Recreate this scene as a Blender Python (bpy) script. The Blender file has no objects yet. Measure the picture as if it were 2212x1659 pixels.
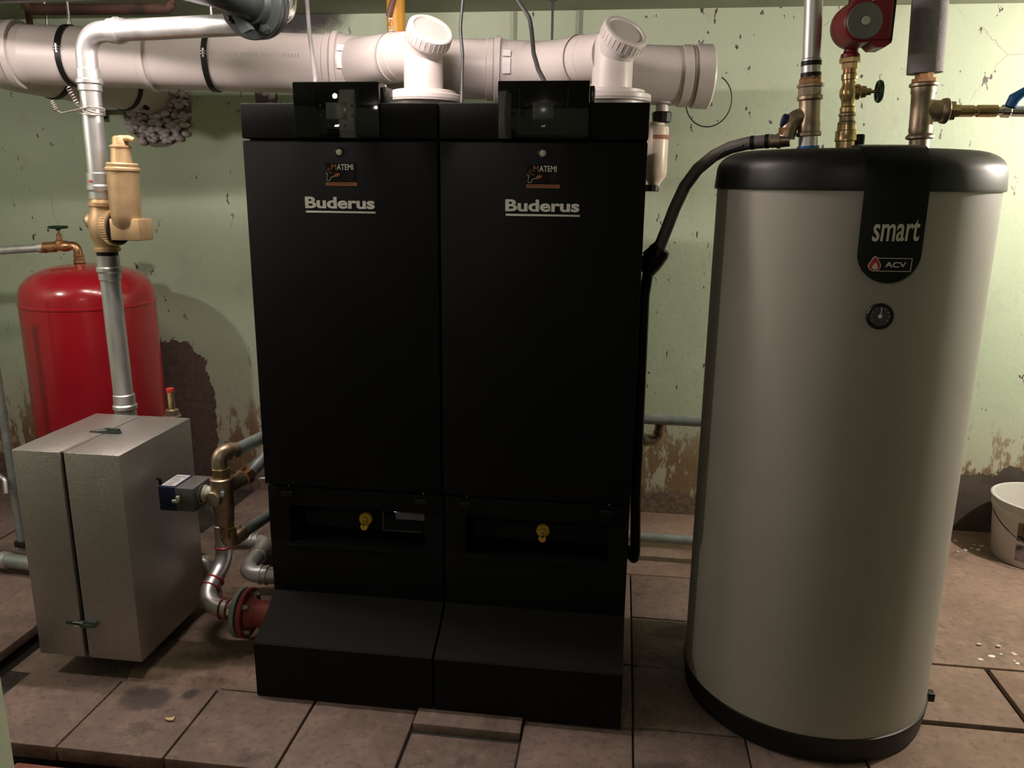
import bpy, bmesh, math, random
from mathutils import Vector, Matrix, noise
R_ = math.radians
SC = bpy.context.scene
COL = SC.collection
rnd = random.Random(7)

# ------------------------------------------------------------------ camera
cam_d = bpy.data.cameras.new('camera'); cam = bpy.data.objects.new('camera', cam_d); COL.objects.link(cam)
F, PITCH, ROLL, YAW = 1742.45, .2411, .0113, -.1309
fw = Vector((math.sin(YAW)*math.cos(PITCH), math.cos(YAW)*math.cos(PITCH), -math.sin(PITCH)))
r0 = Vector((math.cos(YAW), -math.sin(YAW), 0)); u0 = r0.cross(fw)
rt = r0*math.cos(ROLL)+u0*math.sin(ROLL); up = u0*math.cos(ROLL)-r0*math.sin(ROLL)
cam.matrix_world = Matrix(((rt.x, up.x, -fw.x, 0), (rt.y, up.y, -fw.y, 0), (rt.z, up.z, -fw.z, 1.4), (0, 0, 0, 1)))
cam_d.sensor_fit = 'HORIZONTAL'; cam_d.sensor_width = 36; cam_d.lens = F/2212*36
cam_d.clip_start = .02
SC.camera = cam
# ------------------------------------------------------------------ world, exposure, lamp settings
w = bpy.data.worlds.new('world'); SC.world = w; w.use_nodes = True
w.node_tree.nodes['Background'].inputs[0].default_value = (.6, .62, .6, 1)
w.node_tree.nodes['Background'].inputs[1].default_value = .05
SC.view_settings.view_transform = 'Standard'; SC.view_settings.look = 'None'
SC.view_settings.gamma = 1; SC.view_settings.use_curve_mapping = False
SC.view_settings.exposure = 0.0
try:
    SC.cycles.use_light_tree = False; SC.cycles.max_bounces = 8
    SC.cycles.caustics_reflective = False; SC.cycles.caustics_refractive = False
except AttributeError: pass
TUBE = dict(x0=-1.62, x1=-.42, y=2.05, z=2.015, power=62, col=(1, .86, .82))   # fluorescent batten above the boilers
LAMPS = [  # bulb centre, radiant power, colour, label
    ((2.0, 2.5, 1.78), 108, (1, .87, .79), 'bare bulb on a cord right of the grey tank'),
    ((-.45, -.7, 1.975), 12, (1, .86, .80), 'bare bulb in a ceiling socket in front of the boilers'),
    ((-2.45, 1.5, 1.95), 31, (1, .86, .80), 'bare bulb in a ceiling socket in the left front corner'),
]
CEIL = 2.066; BACK = 3.4

# ------------------------------------------------------------------ materials
MATS = {}
def nodes_of(m):
    m.use_nodes = True; nt = m.node_tree; b = nt.nodes['Principled BSDF']; return nt, b
class N:
    """small node helper"""
    def __init__(s, nt): s.nt = nt
    def n(s, t, **k):
        x = s.nt.nodes.new(t)
        for a, v in k.items(): setattr(x, a, v)
        return x
    def link(s, a, b): s.nt.links.new(a, b)
    def val(s, sock, v):
        if isinstance(v, (int, float)): sock.default_value = v
        elif isinstance(v, tuple): sock.default_value = v if len(v) == len(sock.default_value) else (*v, 1)
        else: s.link(v, sock)
    def math(s, op, a, b=0, c=0, clamp=False):
        x = s.n('ShaderNodeMath', operation=op); x.use_clamp = clamp
        s.val(x.inputs[0], a); s.val(x.inputs[1], b); s.val(x.inputs[2], c); return x.outputs[0]
    def mix(s, f, a, b, bt='MIX'):
        x = s.n('ShaderNodeMix', data_type='RGBA', blend_type=bt)
        s.val(x.inputs[0], f); s.val(x.inputs[6], a); s.val(x.inputs[7], b); return x.outputs[2]
    def noise(s, vec, sc, det=4, rough=.55, dist=0):
        x = s.n('ShaderNodeTexNoise'); s.link(vec, x.inputs['Vector'])
        x.inputs['Scale'].default_value = sc; x.inputs['Detail'].default_value = det
        x.inputs['Roughness'].default_value = rough; x.inputs['Distortion'].default_value = dist; return x.outputs['Fac']
    def ramp(s, f, lo, hi):
        x = s.n('ShaderNodeMapRange'); x.interpolation_type = 'SMOOTHSTEP'
        s.val(x.inputs[0], f); x.inputs[1].default_value = lo; x.inputs[2].default_value = hi
        return x.outputs[0]
    def bump(s, h, strength, dist=.01):
        x = s.n('ShaderNodeBump'); x.inputs['Strength'].default_value = strength; x.inputs['Distance'].default_value = dist
        s.link(h, x.inputs['Height']); return x.outputs[0]

def mat(name, col, rough=.5, metal=0, var=.12, vs=12, bump=0, bs=60, coat=0, rvar=.1, rand=0, stretch=None, trans=0, dirt=None, dirt_s=6, dirt_lo=.55, dirt_hi=.7, spec=.5):
    if name in MATS: return MATS[name]
    m = bpy.data.materials.new(name); MATS[name] = m; nt, b = nodes_of(m); h = N(nt)
    tc = h.n('ShaderNodeTexCoord'); vec = tc.outputs['Object']
    if stretch:
        mp = h.n('ShaderNodeMapping'); mp.inputs['Scale'].default_value = stretch; h.link(vec, mp.inputs[0]); vec = mp.outputs[0]
    f = h.noise(vec, vs, 2)
    dark = tuple(c*(1-var) for c in col); lite = tuple(min(1, c*(1+var)) for c in col)
    c = h.mix(h.ramp(f, .3, .7), dark, lite)
    if rand:
        oi = h.n('ShaderNodeObjectInfo'); k = h.math('MULTIPLY_ADD', oi.outputs['Random'], 2*rand, 1-rand)
        cc = h.n('ShaderNodeCombineColor'); [h.link(k, cc.inputs[i]) for i in range(3)]
        c = h.mix(1.0, c, cc.outputs[0], 'MULTIPLY')
    if dirt:
        d = h.ramp(h.noise(vec, dirt_s, 6, .65), dirt_lo, dirt_hi); c = h.mix(d, c, dirt)
    h.link(c, b.inputs['Base Color'])
    h.link(h.math('MULTIPLY_ADD', f, rvar, rough-rvar/2, clamp=True), b.inputs['Roughness'])
    b.inputs['Metallic'].default_value = metal; b.inputs['Specular IOR Level'].default_value = spec
    b.inputs['Coat Weight'].default_value = coat; b.inputs['Coat Roughness'].default_value = .15
    b.inputs['Transmission Weight'].default_value = trans
    if bump >= .35: h.link(h.bump(h.noise(vec, bs, 2), bump, .003), b.inputs['Normal'])
    return m

def emit(name, col, s):
    if name in MATS: return MATS[name]
    m = bpy.data.materials.new(name); MATS[name] = m; nt, b = nodes_of(m)
    b.inputs['Base Color'].default_value = (*col, 1)
    b.inputs['Emission Color'].default_value = (*col, 1); b.inputs['Emission Strength'].default_value = s
    m.cycles.emission_sampling = 'NONE'   # tiny indicator: seen, but not worth sampling as a lamp
    return m

GALV = mat('galvanised_steel', (.66, .66, .66), .42, .85, .14, 18, .15, 90, rvar=.2, stretch=(1, 1, .35))
STEEL = mat('painted_grey_steel_pipe', (.33, .375, .36), .40, .5, .15, 25, rvar=.2, dirt=(.10, .085, .07), dirt_s=14, dirt_lo=.6, dirt_hi=.75)
CHROME = mat('chrome', (.8, .8, .8), .12, 1, .05)
SILVER = mat('bright_silver_badge', (.93, .92, .88), .3, 0, .03)
STICK = mat('matte_black_sticker', (.004, .004, .004), .6, 0, .05, spec=.2)
BRASS = mat('yellow_brass', (.62, .45, .24), .3, .95, .2, 25, .1, 80, rvar=.2)
BRONZE = mat('aged_bronze_fitting', (.40, .31, .225), .42, .85, .22, 25, .2, 80, rvar=.2)
RAWBR = mat('raw_cast_brass', (.58, .40, .22), .5, .55, .1, 20, .25, 130)
COPPER = mat('copper_brass', (.48, .25, .13), .35, .9, .2, 30, .1, 80)
BLACKP = mat('black_boiler_paint', (.0055, .0055, .0055), .6, 0, .1, 6, .12, 600, rvar=.04, spec=.13)
PLINTH = mat('black_textured_plinth', (.006, .0054, .0052), .62, 0, .15, 300, .4, 900, spec=.14)
GLOSS = mat('black_glass_panel', (.002, .002, .002), .05, 0, .05, 5, rvar=.0, spec=.5)
BLKPL = mat('black_plastic', (.008, .008, .008), .42, 0, .1, 12, .08, 200, spec=.3)
BLKGAP = mat('black_rubber_seal', (.004, .004, .004), .9, 0, .1)
SCREEN = mat('unlit_display', (.06, .065, .06), .2, 0, .05)
GREYJ = mat('grey_tank_jacket', (.335, .31, .275), .5, 0, .03, 3, .05, 500, dirt=(.29, .245, .195), dirt_s=1.7, dirt_lo=.66, dirt_hi=.8)
WHITEPP = mat('white_plastic_flue', (.55, .495, .475), .40, 0, .05, 4, rvar=.12, dirt=(.50, .43, .37), dirt_s=3, dirt_lo=.6, dirt_hi=.8)
CAPPP = mat('pale_inspection_cap', (.46, .415, .395), .45, 0, .04, 8)
SEALG = mat('grey_flue_gasket', (.30, .27, .26), .6, 0, .05)
TRAPP = mat('milky_trap_plastic', (.60, .50, .40), .35, 0, .1, 14, dirt=(.45, .32, .2), dirt_s=8)
RED = mat('red_vessel_paint', (.36, .008, .018), .22, 0, .05, 4, coat=.5, rvar=.1)
REDPUMP = mat('red_cast_pump_paint', (.24, .012, .022), .42, 0, .12, 30, .2, 150)
REDFL = mat('red_flange_paint', (.26, .042, .034), .5, 0, .12, 25, .15, 120)
REDRING = mat('red_press_ring', (.42, .03, .03), .45, 0, .1)
ALU = mat('embossed_aluminium_cladding', (.54, .51, .485), .40, .85, .06, 160, .6, 330, rvar=.08)
LATCH = mat('dull_green_latch', (.10, .13, .115), .45, .6, .15, 40)
GREENW = mat('dark_green_handwheel', (.008, .04, .02), .4, 0, .1)
BLUE = mat('blue_lever', (.02, .16, .48), .4, 0, .08)
NAVY = mat('navy_blue_actuator', (.008, .014, .07), .45, 0, .1)
GREYPL = mat('grey_actuator_plastic', (.11, .105, .10), .5, 0, .08, 30)
WHITE = mat('white_print', (.78, .76, .70), .5, 0, .04)
CREAM = mat('cream_print', (.66, .64, .52), .5, 0, .05)
PAPER = mat('white_paper_label', (.72, .70, .70), .7, 0, .05, 60)
ORANGE = mat('orange_print', (.40, .13, .04), .5, 0, .06)
REDPR = mat('red_print', (.5, .03, .03), .5, 0, .05)
YELLOW = mat('yellow_tag_plastic', (.62, .42, .04), .45, 0, .08)
GASY = mat('orange_gas_pipe_paint', (.62, .30, .035), .4, 0, .1, 20, dirt=(.12, .06, .04), dirt_s=22, dirt_lo=.6, dirt_hi=.66)
FOAM = mat('grey_expanding_foam', (.50, .445, .465), .5, 0, .2, 40, .5, 120)
PIPEFOAM = mat('grey_pipe_insulation', (.33, .30, .31), .75, 0, .08, 60, .6, 420)
HOSE = mat('grey_rubber_hose', (.15, .135, .12), .6, 0, .15, 20)
CABLE = mat('dark_cable_sheath', (.02, .02, .02), .5, 0, .1)
CABLEG = mat('grey_cable_sheath', (.10, .095, .095), .5, 0, .1)
RUST = mat('rusty_iron', (.06, .028, .018), .75, .2, .35, 14, .4, 60, dirt=(.03, .02, .018), dirt_s=9)
DARKPIPE = mat('dark_green_grey_pipe_paint', (.016, .020, .019), .38, .1, .15, 20, .1, 80)
ROD = mat('zinc_rod', (.45, .45, .44), .35, .9, .1)
DARKROD = mat('dark_threaded_rod', (.05, .05, .048), .5, .6, .1)
BUCKET = mat('white_bucket_plastic', (.62, .60, .57), .45, 0, .08, 6, dirt=(.30, .26, .24), dirt_s=7, dirt_lo=.6, dirt_hi=.72)
BUCKLAB = mat('brown_printed_label', (.12, .07, .03), .6, 0, .6, 40)
BRICK = mat('red_floor_brick', (.19, .07, .05), .85, 0, .3, 25, .5, 60, rand=.2)
WIRE = mat('twisted_wire', (.45, .40, .36), .45, .8, .1)

def slab_mat(name, c1, c2, dark, rough=.82, rand=.12, bs=.45, stains=()):
    m = bpy.data.materials.new(name); nt, b = nodes_of(m); h = N(nt)
    g = h.n('ShaderNodeNewGeometry'); P = g.outputs['Position']
    n1 = h.noise(P, 2.6, 3, .6); n2 = h.noise(P, 14, 5, .65); n3 = h.noise(P, 90, 2, .6); n4 = h.noise(P, 5.2, 6, .7, .6)
    c = h.mix(h.ramp(n1, .35, .65), c1, c2)
    c = h.mix(h.math('MULTIPLY', h.ramp(n2, .46, .72), .5), c, tuple(min(1, k*1.45) for k in c2))
    c = h.mix(h.math('MULTIPLY', h.ramp(n4, .54, .72), .8), c, dark)
    c = h.mix(h.math('MULTIPLY', h.ramp(h.noise(P, 45, 3, .7), .50, .66), .45), c, dark)
    c = h.mix(h.math('MULTIPLY', h.ramp(n3, .68, .74), .5), c, (.42, .36, .30))
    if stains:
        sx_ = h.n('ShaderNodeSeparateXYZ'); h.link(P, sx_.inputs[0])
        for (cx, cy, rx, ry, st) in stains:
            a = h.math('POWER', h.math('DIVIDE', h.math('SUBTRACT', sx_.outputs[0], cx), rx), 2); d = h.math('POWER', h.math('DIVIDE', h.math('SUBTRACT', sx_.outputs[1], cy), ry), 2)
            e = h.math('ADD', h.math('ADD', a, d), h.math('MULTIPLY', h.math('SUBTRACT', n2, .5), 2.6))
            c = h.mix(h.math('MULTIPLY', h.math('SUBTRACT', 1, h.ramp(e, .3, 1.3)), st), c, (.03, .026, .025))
    oi = h.n('ShaderNodeObjectInfo'); k = h.math('MULTIPLY_ADD', oi.outputs['Random'], 2*rand, 1-rand)
    cc = h.n('ShaderNodeCombineColor'); [h.link(k, cc.inputs[i]) for i in range(3)]
    c = h.mix(1.0, c, cc.outputs[0], 'MULTIPLY')
    h.link(c, b.inputs['Base Color']); h.link(h.math('MULTIPLY_ADD', n2, .3, rough-.2), b.inputs['Roughness'])
    hh = h.math('ADD', h.math('MULTIPLY', n2, .6), h.math('MULTIPLY', n3, .35))
    h.link(h.bump(hh, bs, .004), b.inputs['Normal']); return m
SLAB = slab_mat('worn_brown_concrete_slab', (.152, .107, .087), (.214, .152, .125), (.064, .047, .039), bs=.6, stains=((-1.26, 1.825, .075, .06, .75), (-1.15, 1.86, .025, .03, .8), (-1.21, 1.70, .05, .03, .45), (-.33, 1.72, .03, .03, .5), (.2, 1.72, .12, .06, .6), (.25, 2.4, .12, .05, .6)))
SLABP = slab_mat('pale_concrete_slab', (.205, .134, .099), (.285, .196, .153), (.115, .08, .063), bs=.6)
ROUGHC = slab_mat('rough_brown_concrete', (.21, .145, .105), (.29, .20, .145), (.10, .065, .045), .85, bs=1.0)
DIRT = slab_mat('dark_joint_dirt', (.022, .017, .014), (.034, .027, .022), (.01, .008, .007))

def wall_mat():
    m = bpy.data.materials.new('flaking_pale_green_wall_paint'); nt, b = nodes_of(m); h = N(nt)
    g = h.n('ShaderNodeNewGeometry'); P = g.outputs['Position']
    sp = h.n('ShaderNodeSeparateXYZ'); h.link(P, sp.inputs[0]); X, Y, Z = sp.outputs
    nb = h.noise(P, 1.3, 2); nm = h.noise(P, 7, 5, .65); nf = h.noise(P, 40, 3, .65)
    c = h.mix(h.ramp(nb, .3, .7), (.37, .45, .315), (.44, .505, .37))
    c = h.mix(h.math('MULTIPLY', h.ramp(nm, .52, .75), .3), c, (.30, .31, .23))
    # nicks and scratches in the paint
    mp = h.n('ShaderNodeMapping'); mp.inputs['Scale'].default_value = (1, 1, .45); h.link(P, mp.inputs[0])
    ns = h.noise(mp.outputs[0], 34, 3, .6); nick = h.math('MULTIPLY', h.ramp(ns, .668, .69), h.ramp(nb, .36, .5))
    c = h.mix(nick, c, (.075, .05, .045))
    # hairline cracks
    vo = h.n('ShaderNodeTexVoronoi', feature='DISTANCE_TO_EDGE'); vo.inputs['Scale'].default_value = 1.7
    wv = h.n('ShaderNodeVectorMath', operation='MULTIPLY_ADD')
    cn = h.n('ShaderNodeTexNoise'); cn.inputs['Scale'].default_value = 6; cn.inputs['Detail'].default_value = 5; h.link(P, cn.inputs[0])
    h.link(cn.outputs['Color'], wv.inputs[0]); wv.inputs[1].default_value = (.16, .16, .16); h.link(P, wv.inputs[2]); h.link(wv.outputs[0], vo.inputs[0])
    crack = h.math('MULTIPLY', h.math('LESS_THAN', vo.outputs['Distance'], .0035), h.ramp(h.noise(P, 2.2, 2), .55, .64))
    c = h.mix(h.math('MULTIPLY', crack, .4), c, (.12, .11, .08))
    # rising damp: stained, salty plaster along the foot of the wall
    zz = h.math('ADD', Z, h.math('MULTIPLY', h.math('SUBTRACT', nm, .5), .35))
    damp = h.math('SUBTRACT', 1, h.ramp(zz, .22, .62))
    mp2 = h.n('ShaderNodeMapping'); mp2.inputs['Scale'].default_value = (1, 1, .35); h.link(P, mp2.inputs[0])
    sn = h.noise(mp2.outputs[0], 16, 5, .75)
    c = h.mix(h.math('MULTIPLY', damp, .85), c, (.45, .43, .335))
    thr = h.math('MULTIPLY_ADD', damp, -.22, .66)
    c = h.mix(h.math('MULTIPLY', h.ramp(h.math('SUBTRACT', sn, thr), -.015, .06), damp), c, h.mix(nf, (.16, .10, .06), (.25, .17, .09)))
    low = h.math('SUBTRACT', 1, h.ramp(h.math('ADD', Z, h.math('MULTIPLY', h.math('SUBTRACT', nm, .5), .16)), .08, .12))
    c = h.mix(low, c, h.mix(h.ramp(nf, .4, .6), (.11, .075, .055), (.19, .135, .10)))
    # bare plaster where the paint has come away
    nj = h.noise(P, 9, 7, .7)
    def patch(cx, cz, rx, rz, amp, soft=.03, pw=2):
        a = h.math('POWER', h.math('ABSOLUTE', h.math('DIVIDE', h.math('SUBTRACT', X, cx), rx)), pw)
        d = h.math('POWER', h.math('ABSOLUTE', h.math('DIVIDE', h.math('SUBTRACT', Z, cz), rz)), pw)
        e = h.math('ADD', h.math('ADD', a, d), h.math('MULTIPLY', h.math('SUBTRACT', nj, .5), amp))
        return h.math('SUBTRACT', 1, h.ramp(e, 1-soft, 1+soft))
    bare = patch(-2.30, .20, .465, .505, 1.3, pw=5)
    bare2 = patch(1.72, .0, .52, .27, 3.6, pw=3)
    hole = patch(-1.995, 1.695, .155, .15, .5)
    hole2 = patch(-1.5, 1.76, .05, .10, .9)
    soot = patch(-1.38, 2.10, .25, .13, 1.4, .5)
    brown = h.mix(h.ramp(nf, .35, .65), (.085, .055, .047), (.125, .085, .07))
    c = h.mix(bare, c, brown); c = h.mix(bare2, c, h.mix(h.ramp(nm, .3, .7), (.062, .048, .04), (.10, .08, .065)))
    c = h.mix(hole, c, (.17, .12, .10)); c = h.mix(hole2, c, (.13, .09, .11)); c = h.mix(soot, c, (.025, .022, .02))
    h.link(c, b.inputs['Base Color']); b.inputs['Roughness'].default_value = .62
    gone = h.math('MAXIMUM', h.math('MAXIMUM', bare, bare2), hole)
    hh = h.math('SUBTRACT', h.math('ADD', h.math('MULTIPLY', nm, .5), h.math('MULTIPLY', nf, .25)), gone)
    h.link(h.bump(hh, .55, .008), b.inputs['Normal']); return m
WALL = wall_mat()
CEILM = mat('dull_green_ceiling_paint', (.22, .235, .165), .7, 0, .12, 3, .25, 30, dirt=(.13, .13, .09), dirt_s=2.5, dirt_lo=.6, dirt_hi=.8)
JAMB = mat('pale_pillar_paint', (.42, .46, .33), .6, 0, .08, 4, .2, 40)

# ------------------------------------------------------------------ mesh builder
def frame(ax):
    ax = Vector(ax).normalized(); t = Vector((0, 0, 1)) if abs(ax.z) < .9 else Vector((0, 1, 0))
    u = t.cross(ax).normalized(); return u, ax.cross(u).normalized(), ax
class B:
    def __init__(s): s.v = []; s.f = []
    def add(s, vs, fs):
        o = len(s.v); s.v += [Vector(v) for v in vs]; s.f += [tuple(i+o for i in f) for f in fs]; return s
    def box(s, a, b, bev=0, seg=2, mw=None):
        bm = bmesh.new(); bmesh.ops.create_cube(bm, size=1)
        a, b = Vector(a), Vector(b); c = (a+b)/2; d = b-a
        for v in bm.verts: v.co = Vector((c.x+v.co.x*d.x, c.y+v.co.y*d.y, c.z+v.co.z*d.z))
        if bev: bmesh.ops.bevel(bm, geom=bm.edges[:], offset=bev, segments=seg, affect='EDGES', profile=.5)
        if mw: bmesh.ops.transform(bm, matrix=mw, verts=bm.verts)
        bm.verts.index_update(); s.add([v.co.copy() for v in bm.verts], [[v.index for v in f.verts] for f in bm.faces]); bm.free(); return s
    def lathe(s, o, ax, prof, n=28, a0=0, closed=True):
        u, v, w_ = frame(ax); o = Vector(o); vs = []; fs = []
        for (t, r) in prof:
            for i in range(n):
                a = a0+2*math.pi*i/n; vs.append(o+w_*t+(u*math.cos(a)+v*math.sin(a))*max(r, 1e-5))
        for k in range(len(prof)-1):
            for i in range(n):
                j = (i+1) % n; fs.append((k*n+i, k*n+j, (k+1)*n+j, (k+1)*n+i))
        if closed:
            if prof[0][1] > 1e-4: fs.append(tuple(reversed(range(n))))
            if prof[-1][1] > 1e-4: fs.append(tuple((len(prof)-1)*n+i for i in range(n)))
        return s.add(vs, fs)
    def tube(s, pts, r, n=16, bend=0, bn=7, caps=True):
        P = [Vector(p) for p in pts]
        if bend:
            q = [P[0]]
            for i in range(1, len(P)-1):
                a = (P[i-1]-P[i]); c = (P[i+1]-P[i]); la, lc = a.length, c.length; a.normalize(); c.normalize()
                ang = a.angle(c); 
                if ang > 3.1: q.append(P[i]); continue
                d = min(bend/math.tan(ang/2), la*.49, lc*.49); rr = d*math.tan(ang/2)
                bis = (a+c).normalized(); ctr = P[i]+bis*(rr/math.sin(ang/2))
                s0 = P[i]+a*d-ctr; e0 = P[i]+c*d-ctr; tot = s0.angle(e0); nrm = s0.cross(e0).normalized()
                for k in range(bn+1): q.append(ctr+Matrix.Rotation(tot*k/bn, 3, nrm) @ s0)
            q.append(P[-1]); P = q
        T = []
        for i in range(len(P)):
            d = (P[min(i+1, len(P)-1)]-P[max(i-1, 0)]); T.append(d.normalized())
        u, v, _ = frame(T[0]); vs = []; fs = []
        for i, p in enumerate(P):
            if i:
                q = T[i-1].rotation_difference(T[i]); u = q @ u; v = q @ v
            ri = r[i] if isinstance(r, (list, tuple)) else r
            for k in range(n):
                a = 2*math.pi*k/n; vs.append(p+(u*math.cos(a)+v*math.sin(a))*ri)
        for i in range(len(P)-1):
            for k in range(n):
                j = (k+1) % n; fs.append((i*n+k, i*n+j, (i+1)*n+j, (i+1)*n+k))
        if caps: fs.append(tuple(reversed(range(n)))); fs.append(tuple((len(P)-1)*n+k for k in range(n)))
        return s.add(vs, fs)
    def prism(s, poly, o, u, v, w_):
        """polygon in the u,v plane extruded by vector w_"""
        o, u, v, w_ = map(Vector, (o, u, v, w_)); n = len(poly)
        vs = [o+u*a+v*b for a, b in poly]; vs += [p+w_ for p in vs]
        fs = [tuple(range(n)), tuple(reversed(range(n, 2*n)))] + [(i, i+n, (i+1) % n+n, (i+1) % n) for i in range(n)]
        return s.add(vs, fs)
    def ring_band(s, o, ax, r, wd, th, n=36):
        return s.lathe(o, ax, [(-wd/2, r), (-wd/2, r+th), (wd/2, r+th), (wd/2, r), (-wd/2, r)], n, closed=False)

OFF = {}
def obj(name, b, m, parent=None, sharp=32, **props):
    off = OFF.get(parent.name, Vector()) if parent else Vector()
    me = bpy.data.meshes.new(name); me.from_pydata([v-off for v in b.v], [], b.f)
    bm = bmesh.new(); bm.from_mesh(me); bmesh.ops.recalc_face_normals(bm, faces=bm.faces); bm.to_mesh(me); bm.free()
    me.shade_smooth(); me.set_sharp_from_angle(angle=R_(sharp))
    me.materials.append(m)
    o = bpy.data.objects.new(name, me); COL.objects.link(o)
    if parent: o.parent = parent
    OFF[o.name] = off
    for k, v in props.items(): o[k] = v
    return o
def thing(name, label, cat, loc=(0, 0, 0), group=None):
    o = bpy.data.objects.new(name, None); COL.objects.link(o); o.location = loc; o.empty_display_size = .05
    o['label'] = label; o['category'] = cat
    if group: o['group'] = group
    OFF[o.name] = Vector(loc); return o
def single(name, b, m, label, cat, group=None, **k):
    o = obj(name, b, m, None, **k); o['label'] = label; o['category'] = cat
    if group: o['group'] = group
    return o
def struct(name, b, m, parent=None, label=None):
    o = obj(name, b, m, parent)
    if parent is None: o['kind'] = 'structure'
    if label: o['label'] = label
    return o
def cyl(a, b, r, n=24):
    a, b = Vector(a), Vector(b); return B().lathe(a, b-a, [(0, r), ((b-a).length, r)], n)
def along(a, b, prof, n=28):
    """lathe from a towards b, profile in metres from a"""
    return B().lathe(a, Vector(b)-Vector(a), prof, n)

def text_mesh(body, width, height, shear=0, bold=0, extrude=.001, spacing=1):
    cu = bpy.data.curves.new('t', 'FONT'); cu.body = body; cu.size = 1; cu.offset = bold; cu.shear = shear
    cu.extrude = .01; cu.space_character = spacing; cu.resolution_u = 4
    to = bpy.data.objects.new('t', cu); COL.objects.link(to)
    dg = bpy.context.evaluated_depsgraph_get(); me = bpy.data.meshes.new_from_object(to.evaluated_get(dg))
    vs = [v.co.copy() for v in me.vertices]; fs = [tuple(p.vertices) for p in me.polygons]
    bpy.data.objects.remove(to); bpy.data.curves.remove(cu); bpy.data.meshes.remove(me)
    x0, x1 = min(v.x for v in vs), max(v.x for v in vs); y0, y1 = min(v.y for v in vs), max(v.y for v in vs)
    return [((v.x-x0)/(x1-x0)*width, (v.y-y0)/(y1-y0)*height, (v.z/.01+1)*.5*extrude) for v in vs], fs
def text_on(body, o, u, v, width, height, **k):
    """lettering standing on the plane through o spanned by u,v"""
    vs, fs = text_mesh(body, width, height, **k); o, u, v = map(Vector, (o, u, v)); w_ = u.cross(v)
    return B().add([o+u*a+v*b+w_*c for a, b, c in vs], fs)

# ================================================================== SETTING
XL, XR, YF = -3.0, 2.7, -2.2
struct('wall_back', B().box((XL-.1, BACK, -.15), (XR+.1, BACK+.15, CEIL+.1)), WALL)
struct('wall_left', B().box((XL-.15, YF, -.15), (XL, BACK, CEIL+.1)), WALL)
struct('wall_right', B().box((XR, YF, -.15), (XR+.15, BACK, CEIL+.1)), WALL)
struct('wall_front', B().box((XL-.1, YF-.15, -.15), (XR+.1, YF, CEIL+.1)), WALL)
struct('ceiling', B().box((XL-.1, YF-.1, CEIL), (XR+.1, BACK+.1, CEIL+.12)), CEILM)
struct('wall_pillar', B().box((-1.06, .68, -.12), (-.838, .9, CEIL), .004), JAMB)
for i, x in enumerate((-.451, -.193)):
    struct('trim_%d' % (i+1), B().box((x-.006, BACK-.006, 1.70), (x+.006, BACK+.01, CEIL)), CEILM)
floor = struct('floor', B().box((XL-.1, YF-.1, -.2), (XR+.1, BACK+.1, -.085)), DIRT)
struct('bedding', B().box((XL, 1.625, -.09), (XR, BACK, -.014)), DIRT, floor)
G = .292
def slab(x0, x1, y0, y1, z=0, m=None, th=.042, tilt=0, gap=.0022, bev=.0035):
    z += rnd.uniform(-.0015, .0015)
    b = B().box((x0+gap, y0+gap, z-th), (x1-gap, y1-gap, z), bev, 2)
    if tilt:
        for v in b.v: v.z += (v.x-x0)*tilt
    return struct('slab', b, m or SLAB, floor)
xs = [.086-G*k for k in range(0, 7)]
for k in range(len(xs)-1):           # front row, left of the tank
    x1, x0 = xs[k], xs[k+1]
    if k == 1:
        slab(x0, x1, 1.60, 1.805, -.010); slab(x0, x1, 1.815, 1.897, .012)
    else:
        slab(x0, x1, 1.605+rnd.uniform(-.003, .004), 1.897, 0, gap=.003)
for k in range(4):                   # hidden row below the boilers and beside them
    slab(xs[k+1], xs[k], 1.899, 2.19)
    slab(xs[k+1], xs[k], 2.192, 2.48); slab(xs[k+1], xs[k], 2.48, 2.785)
# right of the boilers: rows run to the wall
rows = [1.605, 1.903, 2.19, 2.476, 2.786]
for i in range(4):
    for x0, x1 in ((.086, .378), (.378, .668)): slab(x0, x1, rows[i], rows[i+1], 0)
slab(xs[2], .668, 2.788, 3.09, 0, SLABP); slab(xs[2], .668, 3.09, 3.40, .0, SLABP)
slab(.67, 1.7, 1.605, 2.034, 0, SLABP)
slab(.67, 1.139, 2.048, 2.33, .002, SLABP, gap=.0008); slab(1.153, 1.75, 2.048, 2.33, .001, SLABP, gap=.0008)
slab(.67, 1.75, 2.331, 2.44, .006, SLABP, gap=.0004, bev=.002)
slab(.67, 2.3, 2.4405, 3.40, .002, SLABP, gap=.0004, bev=.002)
# left of the box
slab(-1.372, -1.08, 1.905, 2.05, -.012); slab(-1.745, -1.376, 1.902, 2.42, -.012)
slab(-1.745, -1.376, 2.43, 2.9, -.008); slab(-1.666, -1.376, 2.9, 3.4, -.008)
slab(-1.98, -1.762, 1.60, 2.10, .046, th=.03); slab(-1.98, -1.762, 2.105, 2.6, .040, th=.03)
for k, (a, b_) in enumerate(((1.605, 2.1), (2.105, 2.6), (2.605, 3.1), (3.1, 3.4))):
    slab(-2.42, -1.985, a, b_, .0, SLAB); slab(-2.99, -2.425, a, b_, .0, SLAB)
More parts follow.
